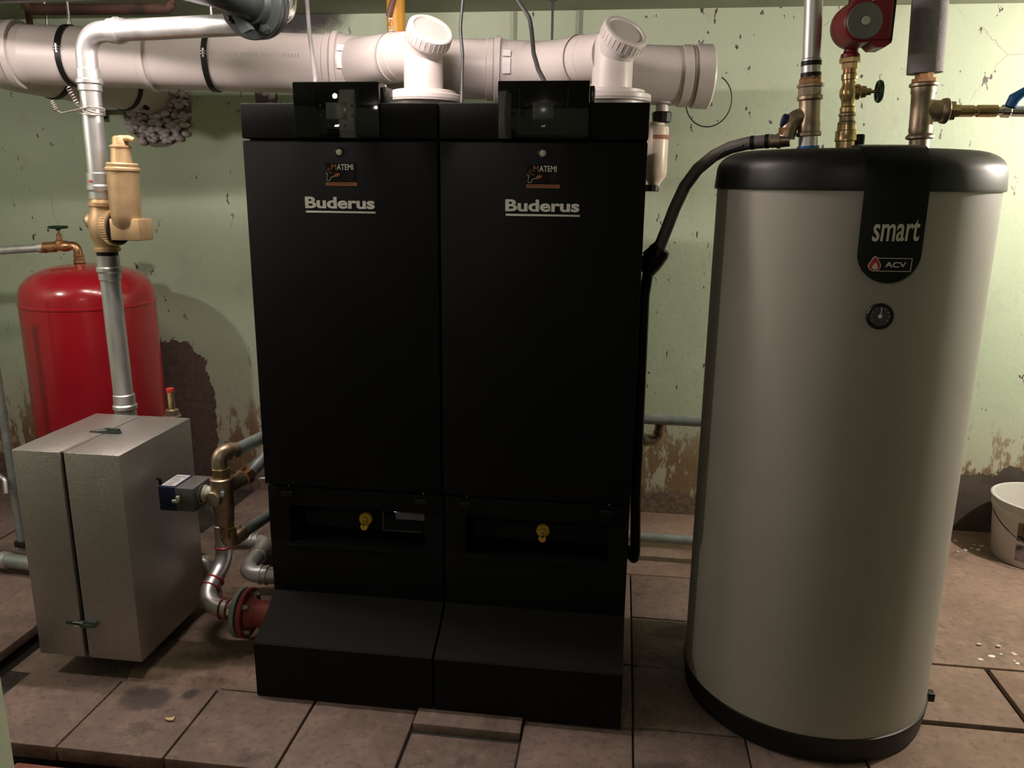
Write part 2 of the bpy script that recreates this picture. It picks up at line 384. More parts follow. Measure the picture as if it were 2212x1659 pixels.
# rough concrete pad with a broken front edge between the box and the boilers
b = B(); nx, ny = 30, 60; grid = []
for j in range(ny+1):
    for i in range(nx+1):
        x = -1.374+i/nx*(.41); y = 1.905+j/ny*1.49
        if j == 0: y += noise.noise((x*22, 3, 1))*.013-.004
        z = .008+noise.noise((x*5, y*5, 0))*.010+noise.noise((x*28, y*28, 2))*.005+noise.noise((x*60, y*60, 5))*.002
        if j == 0: z = -.02
        elif j == 1: z -= .004
        grid.append((x, y, z))
b.add(grid, [(j*(nx+1)+i, j*(nx+1)+i+1, (j+1)*(nx+1)+i+1, (j+1)*(nx+1)+i) for j in range(ny) for i in range(nx)])
struct('rough_concrete_pad', b, ROUGHC, floor)
# brick course below the front edge of the slabs
for k in range(9):
    x0 = -1.47+k*.215
    struct('brick', B().box((x0, 1.475+rnd.uniform(-.004, .004), -.12), (x0+.207, 1.585, -.036+rnd.uniform(-.004, .003)), .006, 2), BRICK, floor)

# ================================================================== BOILERS
def strokes(pts, wd, o, u, v, th=.0006):
    b = B(); o, u, v = map(Vector, (o, u, v)); n = u.cross(v)
    for (a, c) in zip(pts[:-1], pts[1:]):
        a, c = Vector(a), Vector(c); d = (c-a)
        if d.length < 1e-6: continue
        d.normalize(); p = Vector((-d.y, d.x))*wd/2; a2 = a-d*wd*.4; c2 = c+d*wd*.4
        b.prism([tuple(a2+p), tuple(c2+p), tuple(c2-p), tuple(a2-p)], o, u, v, n*th)
    return b
YD = 2.015
def boiler(x0, label, left):
    W = .509
    t = thing('boiler', label, 'boiler', (x0+W/2, 2.35, 0), 'pair of floor standing boilers')
    X = lambda a: x0+a
    # casing as an open carcass behind the door
    b = B().box((X(.004), 2.052, .53), (X(.505), 2.74, 1.545), .004)
    b.box((X(.004), 2.16, .0), (X(.505), 2.74, .53))
    obj('casing', b, BLACKP, t)
    obj('top_hood', B().box((X(.002), YD, 1.5085), (X(.507), 2.74, 1.593), .004), BLACKP, t)
    d = obj('door', B().box((X(.003), YD, .5825), (X(.506), 2.05, 1.5035), .0035), BLACKP, t)
    for dx in (.064, .452):
        obj('hinge_pin', B().lathe((X(dx), 2.035, .572), (0, 0, 1), [(0, .003), (.012, .003)], 10), CHROME, d)
    # lock
    lk = obj('lock', B().lathe((X(.257), YD+.002, 1.4765), (0, -1, 0), [(0, .0125), (.004, .0125), (.005, .011), (.005, .0085), (.003, .0083), (.003, 0)], 28), BLKPL, d)
    obj('key_core', B().lathe((X(.257), YD+.001, 1.4765), (0, -1, 0), [(0, .0075), (.0055, .0075), (.006, .0065), (.006, 0)], 24).box((X(.252), YD-.0062, 1.4755), (X(.262), YD-.005, 1.4775)), CREAM, lk)
    # badge lettering
    px = .162 if left else .167
    obj('brand_lettering', text_on('Buderus', (X(px), YD+.0005, 1.3385), (1, 0, 0), (0, 0, 1), .182, .029, bold=.032, extrude=.0035), SILVER, d, sharp=20)
    obj('lettering_underline', B().box((X(px+.001), YD-.003, 1.3275), (X(px+.184), YD+.001, 1.3325), .0008), SILVER, d)
    # installer sticker
    sx, sz = X(.2185), 1.395; u, v = (1, 0, 0), (0, 0, 1)
    st = obj('sticker', B().box((sx, YD-.0012, sz), (sx+.081, YD+.001, sz+.0555)), STICK, d)
    obj('orange_band', B().box((sx, YD-.0018, sz), (sx+.081, YD-.001, sz+.0085)), ORANGE, st)
    obj('band_print', B().box((sx+.006, YD-.0021, sz+.0042), (sx+.074, YD-.0016, sz+.0055)), RUST, st)
    obj('initial_letter', text_on('M', (sx+.0165, YD-.001, sz+.0385), u, v, .0125, .014, bold=.012, extrude=.0009), ORANGE, st)
    obj('sticker_lettering', text_on('ATEMI', (sx+.0305, YD-.001, sz+.0385), u, v, .0425, .014, bold=.014, extrude=.0009), WHITE, st)
    so = (sx, YD-.0011, sz)
    arm = [(.0, .028), (.005, .030), (.004, .024), (.002, .018), (.004, .012), (.010, .013), (.014, .021), (.020, .0225), (.026, .0235)]
    obj('logo_outline', strokes([(a+.001, c) for a, c in arm], .0011, so, u, v), WHITE, st)
    obj('logo_shape', B().prism([(.026+.0075*math.cos(k*.45)+.004, .0262+.0042*math.sin(k*.45)+.0015*math.cos(k*.45)) for k in range(14)], so, u, v, (0, -.0007, 0)), ORANGE, st)
    obj('logo_tail', strokes([(.001, .029), (.004, .036), (.009, .043), (.0115, .041), (.009, .036), (.012, .032), (.019, .031)], .0013, so, u, v), ORANGE, st)
    pr = B()
    for k in range(5): pr.box((sx+.058-.004*(k == 2), YD-.0016, sz+.0135+k*.0045), (sx+.072, YD-.001, sz+.0147+k*.0045))
    obj('sticker_small_print', pr, RUST, st, kind='stuff')
    # control panel
    cp = obj('control_panel', B().box((X(.148), 2.000, 1.5085), (X(.366), 2.075, 1.6405), .003), GLOSS, t)
    obj('side_bracket', B().box((X(.366), 2.03, 1.595), (X(.376), 2.09, 1.632), .002), SCREEN, cp)
    fr = B()
    for a, c in (((.2005, 1.5235), (.3155, 1.5245)), ((.2005, 1.5235), (.2015, 1.625)), ((.3145, 1.5235), (.3155, 1.625))):
        fr.box((X(a[0]), 1.9994, a[1]), (X(c[0]), 2.001, c[1]))
    obj('display_frame', fr, BLKPL, cp, kind='stuff')
    obj('display', B().box((X(.2325), 1.9985, 1.5535), (X(.283), 2.001, 1.5925), .0006), SCREEN, cp)
    for bx, bz in ((.218, 1.585), (.218, 1.562), (.298, 1.585), (.298, 1.562), (.237, 1.538), (.279, 1.538)):
        obj('button', B().lathe((X(bx), 2.0005, bz), (0, -1, 0), [(0, .0032), (.0008, .0032), (.001, .0028), (.001, 0)], 12), BLKPL, cp)
    led_on = emit('lit_indicator', (.55, .8, 1), 9); dot_mat = emit('emissive_panel_dot', (.85, .95, 1), 22)
    obj('indicator', B().prism([(-.006, -.0022), (.004, -.0022), (.006, .0022), (-.003, .0016)], (X(.258), 2.0005, 1.5385), (1, 0, 0), (0, 0, 1), (0, -.0012, 0)), led_on if left else SCREEN, cp)
    if left: obj('panel_dot', B().lathe((X(.256), 2.0005, 1.6075), (0, -1, 0), [(0, .0058), (.001, .0058), (.0014, .004), (.0016, 0)], 18), dot_mat, cp)  # small emissive disc high on the left panel
    # lower panel with its opening
    P0, P1, Q0, Q1 = .062, .455, .405, .516
    b = B().box((X(.003), 2.03, .25), (X(.506), 2.16, Q0), .003).box((X(.003), 2.03, Q1), (X(.506), 2.16, .573), .003)
    b.box((X(.003), 2.031, Q0-.004), (X(P0), 2.16, Q1+.004)).box((X(P1), 2.031, Q0-.004), (X(.506), 2.16, Q1+.004))
    b.box((X(P0-.012), 2.024, Q0-.012), (X(P1+.012), 2.04, Q0-.006), .002)
    lp = obj('lower_panel', b, BLACKP, t)
    obj('recess_back', B().box((X(P0), 2.15, Q0), (X(P1), 2.159, Q1)), BLKGAP, lp)
    for dx in (.062, .448): obj('hinge_tab', B().box((X(dx-.018), 2.022, .545), (X(dx+.018), 2.034, .562), .002), BLKPL, lp)
    kx, kz = X(.272), .468
    kb = obj('gas_tap_knob', B().lathe((kx, 2.08, kz+.002), (0, -1, 0), [(0, .0185), (.009, .0185), (.012, .016), (.012, 0)], 26), YELLOW, lp)
    obj('tap_stem', B().lathe((kx, 2.152, kz+.002), (0, -1, 0), [(0, .01), (.075, .01)], 18), BLKGAP, kb)
    obj('tap_handle', B().box((kx-.007, 2.055, kz-.012), (kx+.007, 2.068, kz+.012), .002).lathe((kx, 2.068, kz-.015), (0, -1, 0), [(0, .0105), (.012, .0105), (.013, .009), (.013, .0045), (.011, .0045), (.011, 0)], 20), YELLOW, kb)
    obj('handle_print', strokes([(-.003, .008), (-.001, .002), (-.003, -.004)], .0016, (kx, 2.0548, kz), u, v).add(*(lambda q: (q.v, q.f))(strokes([(.003, .008), (.003, -.006)], .0016, (kx, 2.0548, kz), u, v))), BLKGAP, kb, kind='stuff')
    if left:
        dv = obj('control_module', B().box((X(.352), 2.10, .463), (X(.450), 2.155, .517), .003), mat('module_plastic', (.22, .22, .23), .5), lp)
        obj('module_knob', B().lathe((X(.372), 2.10, .49), (0, -1, 0), [(0, .004), (.004, .004), (.004, 0)], 14), BLKPL, dv)
        obj('module_edge_lamp', B().box((X(.350), 2.095, .488), (X(.3555), 2.1, .515)), emit('cool_module_lamp', (.55, .75, 1), 1.6), dv)
        obj('module_frame', B().box((X(.326), 2.06, .445), (X(.329), 2.066, .512)).box((X(.326), 2.06, .4445), (X(.44), 2.066, .447)), SCREEN, dv)
    # sloped plinth
    pf = [(2.035, .2545), (2.018, .243), (1.988, .220), (1.95, .199), (1.912, .181), (1.886, .169), (1.881, .164), (1.881, .004), (2.15, .004), (2.15, .2545)]
    obj('plinth', B().prism(pf, (X(.0035), 0, 0), (0, 1, 0), (0, 0, 1), (.5022, 0, 0)), PLINTH, t, sharp=14)
    # flue collar on the roof
    cx = -.6186 if left else -.0475
    obj('flue_collar', B().lathe((cx, 2.55, 1.593), (0, 0, 1), [(0, .095), (.05, .095), (.052, .117), (.07, .117), (.073, .112), (.073, .098), (.083, .098), (.085, .09), (.085, .07)], 44), WHITEPP, t)
    obj('collar_seal', B().ring_band((cx, 2.55, 1.650), (0, 0, 1), .1165, .004, .0012, 44), SEALG, t)
    return t
boiler(-.9626, 'black floor standing boiler, left of the pair, with lit indicator on its panel', True)
boiler(-.4535, 'black floor standing boiler next to the grey tank, panel unlit', False)

# ================================================================== FLUE
A = Vector((.268, 2.929, 1.760)); Bp = Vector((-2.24, 2.612, 1.812)); Cw = Vector((-2.0, 3.44, 1.772))
ax = (A-Bp).normalized()
def onfl(x): return Bp+ax*((x-Bp.x)/ax.x)
fl = thing('flue_pipe', 'white plastic flue pipe running along the wall above both boilers', 'flue pipe', tuple(onfl(-.6)-Vector((0, 0, .1))))
RF = .0945
obj('pipe_run', B().tube([A-ax*.05, Bp, Cw], RF, 44, bend=.16, bn=10), WHITEPP, fl)
def socket(x, wide=.075, r=.006, ring=True):
    p = onfl(x); b = B().lathe(p-ax*wide/2, ax, [(0, RF-.001), (.004, RF+r*.7), (wide*.35, RF+r*.8), (wide*.4, RF+r+.006), (wide*.62, RF+r+.006), (wide*.66, RF+r*.7), (wide, RF-.001)], 48, closed=False)
    s_ = obj('socket', b, WHITEPP, fl)
    if ring: obj('seal_ring', B().ring_band(p-ax*wide*.16, ax, RF+r*.6, .004, .002, 48), SEALG, s_)
socket(-.965); socket(-.435); socket(-1.58, .05, .003, False); socket(-2.02, .09, .008)
obj('end_cap', B().lathe(A-ax*.10, ax, [(0, RF), (.002, RF+.004), (.03, RF+.004), (.032, RF+.001), (.046, RF+.001), (.048, RF+.007), (.098, RF+.008), (.104, RF+.004), (.106, RF-.02), (.106, 0)], 48), WHITEPP, fl)
obj('cap_seam', B().ring_band(A-ax*.056, ax, RF+.0005, .006, .0015, 48), SEALG, fl)
for dx in (-.935, -.405):
    p = onfl(dx); n_ = Vector((.1, -.98, .2)).normalized(); u_, v_ = Vector((1, 0, 0)), Vector((0, 0, 1))
    for q, (z0, h_) in enumerate(((-.02, .045), (.03, .02))):
        vs = []
        for a in range(6):
            an = R_(-100+ (z0+h_*a/5)/RF*57.3+90+10)
            for s_ in (0, .026):
                vs.append(p+ax*s_+(Vector((0, -1, 0))*math.cos(an)+Vector((0, 0, 1))*math.sin(an))*(RF+.0088 if s_ < .01 else RF+.0068))
        obj('paper_label', B().add(vs, [(2*i, 2*i+1, 2*i+3, 2*i+2) for i in range(5)]), PAPER, fl)
pr = B()
for k in range(26):
    x = -1.30+k*.0095
    if k % 7 == 5: continue
    p = onfl(x)+Vector((0, -RF-.0004, .006)); pr.box(p, p+Vector((.0055, .0006, .012)))
obj('pipe_print', pr, mat('faded_grey_print', (.46, .43, .42), .6), fl, kind='stuff')
# black pipe clips with bolted ears
def clip(p, a, label_rod=True, mt=None):
    c = obj('pipe_clip', B().ring_band(p, a, RF+.0005, .018, .004, 44), BLKPL, fl)
    u_ = Vector((0, -1, 0)); f_ = (u_-a*u_.dot(a)).normalized()
    q = p+f_*(RF+.004)+Vector((0, 0, .012))
    obj('clip_bolt', B().lathe(q+Vector((0, 0, -.014)), (0, 0, 1), [(0, .004), (.028, .004)], 10).box(q+Vector((-.01, -.008, -.005)), q+Vector((.01, .004, -.002)), .001).box(q+Vector((-.01, -.008, .003)), q+Vector((.01, .004, .006)), .001), ROD, c)
    return c
pc1 = onfl(-1.845); pc2 = onfl(-1.375)
clip(pc1, ax); clip(pc2, ax)
obj('hanger_rod', B().lathe(pc1+Vector((0, 0, RF)), (0, 0, 1), [(0, .008), (.012, .008), (.012, .005), (CEIL-pc1.z-RF, .005)], 12), ROD, fl)
obj('hanger_rod', B().lathe(onfl(-1.375)+Vector((0, 0, RF)), (0, 0, 1), [(0, .005), (CEIL-pc2.z-RF, .005)], 12), ROD, fl)
ax2 = (Cw-Bp).normalized()
for s_ in (.36, .68): clip(Bp+ax2*s_, ax2)
obj('hanger_rod', B().lathe(Bp+ax2*.36+Vector((0, 0, RF)), (0, 0, 1), [(0, .005), (CEIL-1.80-RF, .005)], 12), ROD, fl)
# branches down to the two boilers
def branch(cx):
    # swept stub out of the main pipe towards the front right, a tee down to the boiler, an inspection cap above
    m0 = onfl(cx-.30); ct = Vector((cx, 2.55, m0.z+.004)); d = (ct-m0).normalized()
    b = B().tube([m0, m0+d*.12, ct-d*.02], [.086, .078, .066], 36)
    br = obj('branch_stub', b, WHITEPP, fl)
    L = (ct-m0).length
    b = B().lathe(m0+d*(L-.155), d, [(0, .066), (.004, .074), (.016, .076), (.02, .072), (.055, .071), (.058, .068), (.10, .064)], 40, closed=False)
    obj('branch_socket', b, WHITEPP, br)
    obj('seal_ring', B().ring_band(m0+d*(L-.137), d, .0755, .0035, .0012, 40), SEALG, br)
    b = B().lathe((cx, 2.55, 1.665), (0, 0, 1), [(0, .0595), (.12, .0595), (.145, .058), (.165, .048), (.172, .02), (.173, 0)], 36)
    tee = obj('tee_drop', b, WHITEPP, fl)
    n_ = Vector((.42, -.56, .70)).normalized(); q = Vector((cx, 2.55, ct.z-.005))
    b = B().lathe(q, n_, [(0, .057), (.045, .058), (.047, .066), (.052, .068), (.086, .068), (.089, .064), (.089, .054), (.083, .052), (.083, 0)], 44)
    cpo = obj('inspection_cap', b, WHITEPP, tee)
    obj('cap_disc', B().lathe(q, n_, [(.0825, .0525), (.0845, .0525), (.0845, 0)], 40), CAPPP, cpo)
    rb = B(); uu, vv, _ = frame(n_)
    for k in range(30):
        a = k/30*2*math.pi; dd = uu*math.cos(a)+vv*math.sin(a); tt = n_.cross(dd)
        rb.prism([(-.0015, 0), (.0015, 0), (.001, .0016), (-.001, .0016)], q+n_*.056+dd*.0675, tt, dd, n_*.026)
    obj('cap_grip_ribs', rb, WHITEPP, cpo, kind='stuff')
branch(-.6186); branch(-.0475)

# condensate trap under the flue end
tp = onfl(.118)
t = thing('condensate_trap', 'milky plastic condensate trap hanging under the flue end', 'trap', (tp.x, tp.y, 1.385))
obj('outlet', B().lathe((tp.x, tp.y, 1.64), (0, 0, 1), [(0, .022), (.03, .022), (.034, .042), (.045, .042)], 28), WHITEPP, t)
obj('coupling_nut', B().lathe((tp.x, tp.y, 1.612), (0, 0, 1), [(0, .026), (.004, .031), (.032, .033), (.036, .029)], 12), BLKPL, t, sharp=20)
obj('bottle', B().lathe((tp.x-.014, tp.y, 1.40), (0, 0, 1), [(0, .018), (.012, .02), (.035, .038), (.05, .041), (.19, .041), (.20, .038), (.204, .026), (.215, .024)], 36), TRAPP, t)
obj('water_line', B().ring_band((tp.x-.012, tp.y, 1.565), (0, 0, 1), .0405, .014, .0012, 32), mat('rust_deposit', (.25, .10, .05), .7), t)
obj('drain_nut', B().lathe((tp.x-.022, tp.y, 1.386), (0, 0, 1), [(0, .024), (.003, .026), (.02, .026), (.022, .022)], 12), BLKPL, t, sharp=20)

# wire loop at the flue cap
pts = []
for k in range(26):
    a = R_(62-k*9.4); pts.append((.278+.075*math.cos(a)-.005, 2.93-.02*math.sin(a*.5), 1.685+.083*math.sin(a)))
single('wire_loop', B().tube(pts, .0022, 8), CABLE, 'thin dark wire loop hanging from the flue end cap', 'wire')

# expanding foam round the wall hole
b = B()
def blob(b, c, r, sq=(1, 1, 1)):
    bm = bmesh.new(); bmesh.ops.create_icosphere(bm, subdivisions=2, radius=1); s0 = rnd.random()*50
    for v in bm.verts:
        k = 1+.28*noise.noise(v.co*2+Vector((s0, 0, 0))); v.co = Vector((c[0]+v.co.x*r*k*sq[0], c[1]+v.co.y*r*k*sq[1], c[2]+v.co.z*r*k*sq[2]))
    bm.verts.index_update(); b.add([v.co.copy() for v in bm.verts], [[v.index for v in f.verts] for f in bm.faces]); bm.free()
for k in range(420):
    x = rnd.uniform(-2.15, -1.845); z = rnd.uniform(1.565, 1.89)
    if abs((x+1.995)/.148)**3+abs((z-1.71)/.155)**3 > 1 or (x < -2.07 and z < 1.61): continue
    blob(b, (x, BACK-rnd.uniform(-.004, .018), z), rnd.uniform(.009, .019), (1.1, .9, .8))
single('expanding_foam', b, FOAM, 'lumpy grey expanding foam filling the wall hole around the flue', 'foam', sharp=60)
b = B()
for k in range(16): blob(b, (-1.5+rnd.uniform(-.03, .03), BACK-.002, 1.76+rnd.uniform(-.07, .07)), rnd.uniform(.012, .02))
single('expanding_foam', b, FOAM, 'small purple grey foam plug on the wall behind the left boiler', 'foam', sharp=60)
t = thing('support_rail', 'dull green steel rail under the flue where it enters the wall', 'rail', (-2.12, 3.3, 1.69))
b = B()
b.box((-2.27, 3.285, 1.69), (-1.985, 3.315, 1.693)).box((-2.27, 3.285, 1.69), (-1.985, 3.288, 1.718)).box((-2.27, 3.312, 1.69), (-1.985, 3.315, 1.718))
obj('channel', b, STEEL, t); obj('end_plug', B().box((-1.988, 3.284, 1.689), (-1.978, 3.316, 1.719), .001), BLKPL, t)
obj('wall_foot', B().box((-2.27, 3.30, 1.66), (-2.23, BACK, 1.72), .002), DARKROD, t)

# old rusty pipe, dark flanged main pipe, gas pipe, rod
t = thing('rusty_bar', 'rust brown old iron bar hung below the ceiling over the flue', 'bar', (-1.9, 2.9, 1.97))
obj('bar', B().tube([(-2.175, 2.9, 2.02), (-2.15, 2.9, 2.0), (-1.63, 2.9, 1.995), (-1.605, 2.9, 2.015)], .019, 14, bend=.03), RUST, t)
for x in (-2.17, -1.61): obj('bar_hanger', B().tube([(x, 2.9, 2.01), (x, 2.9, CEIL)], .012, 10), RUST, t)
single('iron_strap', B().box((-2.245, 2.985, 1.93), (-2.222, 2.995, CEIL), .001), RUST, 'narrow dark rusty strap hanging left of the rusty bar', 'strap')

fc = Vector((-1.023, 2.25, 1.874)); fa = Vector((-.14, -.96, -.18)).normalized()
t = thing('flanged_main_pipe', 'dark grey green main pipe with bolted flange at the top', 'pipe', tuple(fc-Vector((0, 0, .09))))
obj('pipe', B().tube([fc, fc+fa*.105+Vector((0, 0, .03)), (-1.27, 2.30, 1.950), (-2.7, 2.46, 1.972)], .050, 28, bend=.075), DARKPIPE, t)
obj('flange', B().lathe(fc-fa*.018, fa, [(0, .093), (.002, .095), (.018, .095), (.020, .093), (.020, .066), (.036, .056)], 48), DARKPIPE, t)
obj('gasket', B().lathe(fc-fa*.024, fa, [(0, .087), (.006, .087)], 44), BLKGAP, t)
obj('counter_flange', B().lathe(fc-fa*.044, fa, [(0, .093), (.002, .095), (.018, .095), (.020, .093)], 48), DARKPIPE, t)
uu, vv, _ = frame(fa)
for k in range(4):
    a = R_(28+90*k); p = fc+(uu*math.cos(a)+vv*math.sin(a))*.077
    bo = obj('bolt', B().lathe(p-fa*.06, fa, [(0, .0075), (.078, .0075)], 12), DARKPIPE, t)
    obj('bolt_head', B().lathe(p+fa*.002, fa, [(0, .014), (.010, .014)], 6), ROD if k == 1 else DARKPIPE, bo)
    obj('nut', B().lathe(p-fa*.055, fa, [(0, .014), (.010, .014)], 6), ROD, bo)
obj('outlet_elbow', B().tube([fc-fa*.04+Vector((.03, 0, -.02)), fc-fa*.085+Vector((.05, 0, -.03)), fc+Vector((.07, .1, .17))], .032, 24, bend=.045), CHROME, t)
g0 = fc+fa*.004
obj('gusset', B().prism([(-.062, .004), (-.046, .012), (.012, -.068), (-.012, -.078)], g0, (1, 0, 0), (0, 0, 1), fa*.024), mat('grey_green_gusset', (.07, .082, .08), .35, .3), t)

t = thing('gas_pipe', 'orange painted gas pipe behind the flue, white print down its side', 'gas pipe', (-.872, 3.16, 1.55))
obj('pipe', cyl((-.868, 3.16, 1.55), (-.868, 3.16, CEIL), .034, 28), GASY, t)
obj('print_strip', text_on('SE-TE1', (-.872, 3.126, 1.93), (0, 0, 1), (-1, 0, 0), .11, .014, bold=.02, extrude=.0012), CREAM, t)
obj('tape_wrap', B().tube([(-.885, 3.122, 2.0), (-.872, 3.118, 2.04), (-.862, 3.122, CEIL)], .011, 10), mat('brown_tape', (.14, .06, .045), .5), t)
t = thing('threaded_rod', 'single dark threaded rod with ceiling plate between the two flue tees', 'rod', (-.286, 3.2, 1.80))
obj('rod', cyl((-.286, 3.2, 1.80), (-.286, 3.2, CEIL), .0045, 10), DARKROD, t)
obj('ceiling_plate', B().box((-.30, 3.19, CEIL-.006), (-.272, 3.21, CEIL), .001), DARKROD, t)

# cables
single('cable', B().tube([(-.945, 2.47, CEIL), (-.939, 2.45, 1.919), (-.917, 2.4, 1.823), (-.873, 2.3, 1.745), (-.81, 2.15, 1.664), (-.79, 2.08, 1.61)], .0062, 10, bend=.08), CABLEG, 'grey cable dropping from the ceiling to the left boiler panel', 'cable')
single('cable', B().tube([(-.484, 2.5, CEIL), (-.486, 2.5, 1.922), (-.494, 2.5, 1.847), (-.483, 2.48, 1.768), (-.475, 2.42, 1.64), (-.475, 2.41, 1.596)], .005, 10, bend=.09), CABLE, 'dark cable dropping behind the boilers beside the left tee', 'cable')
single('cable', B().tube([(-.42, 2.52, CEIL), (-.326, 2.5, 1.92), (-.288, 2.48, 1.868), (-.279, 2.46, 1.83), (-.26, 2.35, 1.753), (-.236, 2.25, 1.698), (-.205, 2.13, 1.65), (-.2, 2.08, 1.61)], .0062, 10, bend=.05), CABLE, 'dark curved cable dropping from the ceiling to the right boiler panel', 'cable')

# ================================================================== GREY TANK
TX, TY, TR = .5611, 2.15, .3243
t = tank = thing('storage_tank', 'tall grey cylindrical hot water tank with black lid and base', 'water tank', (TX, TY, 0))
obj('jacket', B().lathe((TX, TY, .04), (0, 0, 1), [(0, TR), (1.37, TR)], 96), GREYJ, t)
obj('base', B().lathe((TX, TY, 0), (0, 0, 1), [(0, TR-.012), (.006, TR-.004), (.066, TR+.004), (.0735, TR+.004), (.0755, TR)], 96), BLKPL, t)
LID = [(1.398, TR), (1.398, TR+.0065), (1.404, TR+.0075), (1.441, TR+.004)]
for k in range(1, 9):
    a = R_(k*11.25); LID.append((1.441+.047*math.sin(a), TR+.004-.066*(1-math.cos(a))))
LID += [(1.491, .12), (1.491, 0)]
obj('lid', B().lathe((TX, TY, 0), (0, 0, 1), LID, 96), BLKPL, t)
def cylpt(x, z, r): a = (x-TX)/TR; return Vector((TX+r*math.sin(a), TY-r*math.cos(a), z))
# tongue shaped label plate
path = [(.20, 1.4905), (.25, 1.490)]
for k in range(8, 0, -1):
    a = R_(k*11.25); path.append((TR+.004-.066*(1-math.cos(a)), 1.441+.047*math.sin(a)))
path += [(TR+.006, 1.434), (TR+.0085, 1.40)]
hw, zend = .0625, 1.207
path += [(TR+.0085, z) for z in (1.36, 1.32, 1.29)] + [(TR+.0085, zend+hw*(1-math.sin(R_(q)))) for q in range(0, 91, 6)]
vs = []; nu = 16; TH = .006
rowsn = len(path)
for th in (0, TH):
    for i, (r, z) in enumerate(path):
        h_ = hw+.0015*(z > 1.4)
        if z < zend+hw: h_ = hw*math.sqrt(max(0, 1-((zend+hw-z)/hw)**2))
        dz = th if i < 3 else 0
        for k in range(nu+1):
            x = -h_+2*h_*k/nu; e = 1 if th and 0 < k < nu else (1 if th else 0)
            vs.append(cylpt(TX+.003+x*TR/(r if r > .1 else .1)*1.0 if False else TX+.003+x, z+dz*.8, r+(th if i >= 2 else 0)) if r > .3 else Vector((TX+.003+x, TY-math.sqrt(max(.0001, (r+(th if i >= 2 else 0))**2-x*x)), z+(th*.8))))
n1 = nu+1; S = rowsn*n1; fs = []
for i in range(rowsn-1):
    for k in range(nu):
        a = i*n1+k; fs += [(a, a+1, a+n1+1, a+n1), (S+a, S+a+n1, S+a+n1+1, S+a+1)]
    fs += [(i*n1, S+i*n1, S+(i+1)*n1, (i+1)*n1), (i*n1+nu, (i+1)*n1+nu, S+(i+1)*n1+nu, S+i*n1+nu)]
fs += [tuple([k, k+1, S+k+1, S+k]) for k in range(nu)]
tg = obj('label_plate', B().add(vs, fs), mat('satin_black_label', (.004, .004, .0042), .35, 0, .05, spec=.25), t)
RL = TR+.0085+TH
def wrap_text(body, x, z, wd, ht, rise=0, **k):
    vs, fs = text_mesh(body, wd, ht, **k)
    return B().add([cylpt(x+a, z+b+a*rise, RL-.0003+c) for a, b, c in vs], fs)
obj('tank_lettering', wrap_text('smart', .526, 1.2935, .090, .044, rise=.03, shear=.05, bold=.012, extrude=.0012, spacing=1.0), CREAM, tg, sharp=20)
bd = B(); zx0, zx1, z0, z1 = .541, .6085, 1.2325, 1.2595
def seg(b, a, c, wd):
    n_ = 6; a, c = Vector(a), Vector(c); d = (c-a).normalized(); p = Vector((-d.y, d.x))*wd/2
    for k in range(n_):
        q0, q1 = a+(c-a)*k/n_, a+(c-a)*(k+1)/n_
        pp = [cylpt(*(q0+p), RL), cylpt(*(q1+p), RL), cylpt(*(q1-p), RL), cylpt(*(q0-p), RL)]
        o_ = Vector((0, -.001, 0)); b.add(pp+[x+o_ for x in pp], [(0, 1, 2, 3), (7, 6, 5, 4), (0, 4, 5, 1), (1, 5, 6, 2), (2, 6, 7, 3), (3, 7, 4, 0)])
seg(bd, (zx0, z1), (zx1, z1), .0014); seg(bd, (zx1, z1), (zx1-.001, z0), .0014); seg(bd, (zx1-.001, z0), (zx0, z0), .0014)
badge = obj('badge_outline', bd, CREAM, tg, kind='stuff')
def drop(cx, cz, s_, r):
    pts = []
    for k in range(28):
        a = 2*math.pi*k/28; rr = s_*(1+.55*max(0, math.sin(a))**6); pts.append((cx+rr*math.cos(a)*(1-.25*max(0, math.sin(a))), cz+rr*math.sin(a)))
    n_ = len(pts); vs = [cylpt(x, z, r) for x, z in pts]+[cylpt(x, z, RL-.001) for x, z in pts]
    return B().add(vs, [tuple(range(n_))]+[(i, (i+1) % n_, n_+(i+1) % n_, n_+i) for i in range(n_)])
obj('drop_outline', drop(.5365, 1.2440, .0125, RL+.0012), CREAM, tg)
obj('drop', drop(.5365, 1.2440, .0108, RL+.0018), REDPR, tg)
obj('flame', drop(.5375, 1.2410, .0055, RL+.0024), CREAM, tg)
obj('badge_lettering', wrap_text('ACV', .5565, 1.2405, .041, .0115, bold=.02, extrude=.0012), CREAM, tg)
# thermometer
th = obj('thermometer', B().lathe(cylpt(.562, 1.134, TR-.003), (0, -1, 0), [(0, .0285), (.008, .0285), (.010, .027), (.010, .0225), (.006, .022), (.006, 0)], 40), BLKPL, t)
dp = cylpt(.562, 1.134, TR+.0035)
obj('dial', B().lathe(dp, (0, -1, 0), [(0, .0218), (.0008, .0218), (.0008, 0)], 36), mat('dark_grey_dial', (.055, .055, .05), .4), th)
obj('needle', strokes([(0, 0), (.002, .017)], .0016, dp+Vector((0, -.0012, 0)), (1, 0, 0), (0, 0, 1)), WHITE, th)
obj('needle_hub', B().lathe(dp+Vector((0, 0, 0)), (0, -1, 0), [(0, .0042), (.0025, .0042), (.003, .003), (.003, 0)], 18), WHITE, th)
tk = B()
for k in range(9):
    a = R_(210-30*k); tk.add(*(lambda q: (q.v, q.f))(strokes([(.0165*math.cos(a), .0165*math.sin(a)), (.0195*math.cos(a), .0195*math.sin(a))], .0012, dp+Vector((0, -.001, 0)), (1, 0, 0), (0, 0, 1))))
obj('scale_marks', tk, CREAM, th, kind='stuff')
obj('base_clip', B().box((TX+TR*.955-.01, TY-.10, .055), (TX+TR*.955+.022, TY-.075, .08), .003), BLKPL, t)

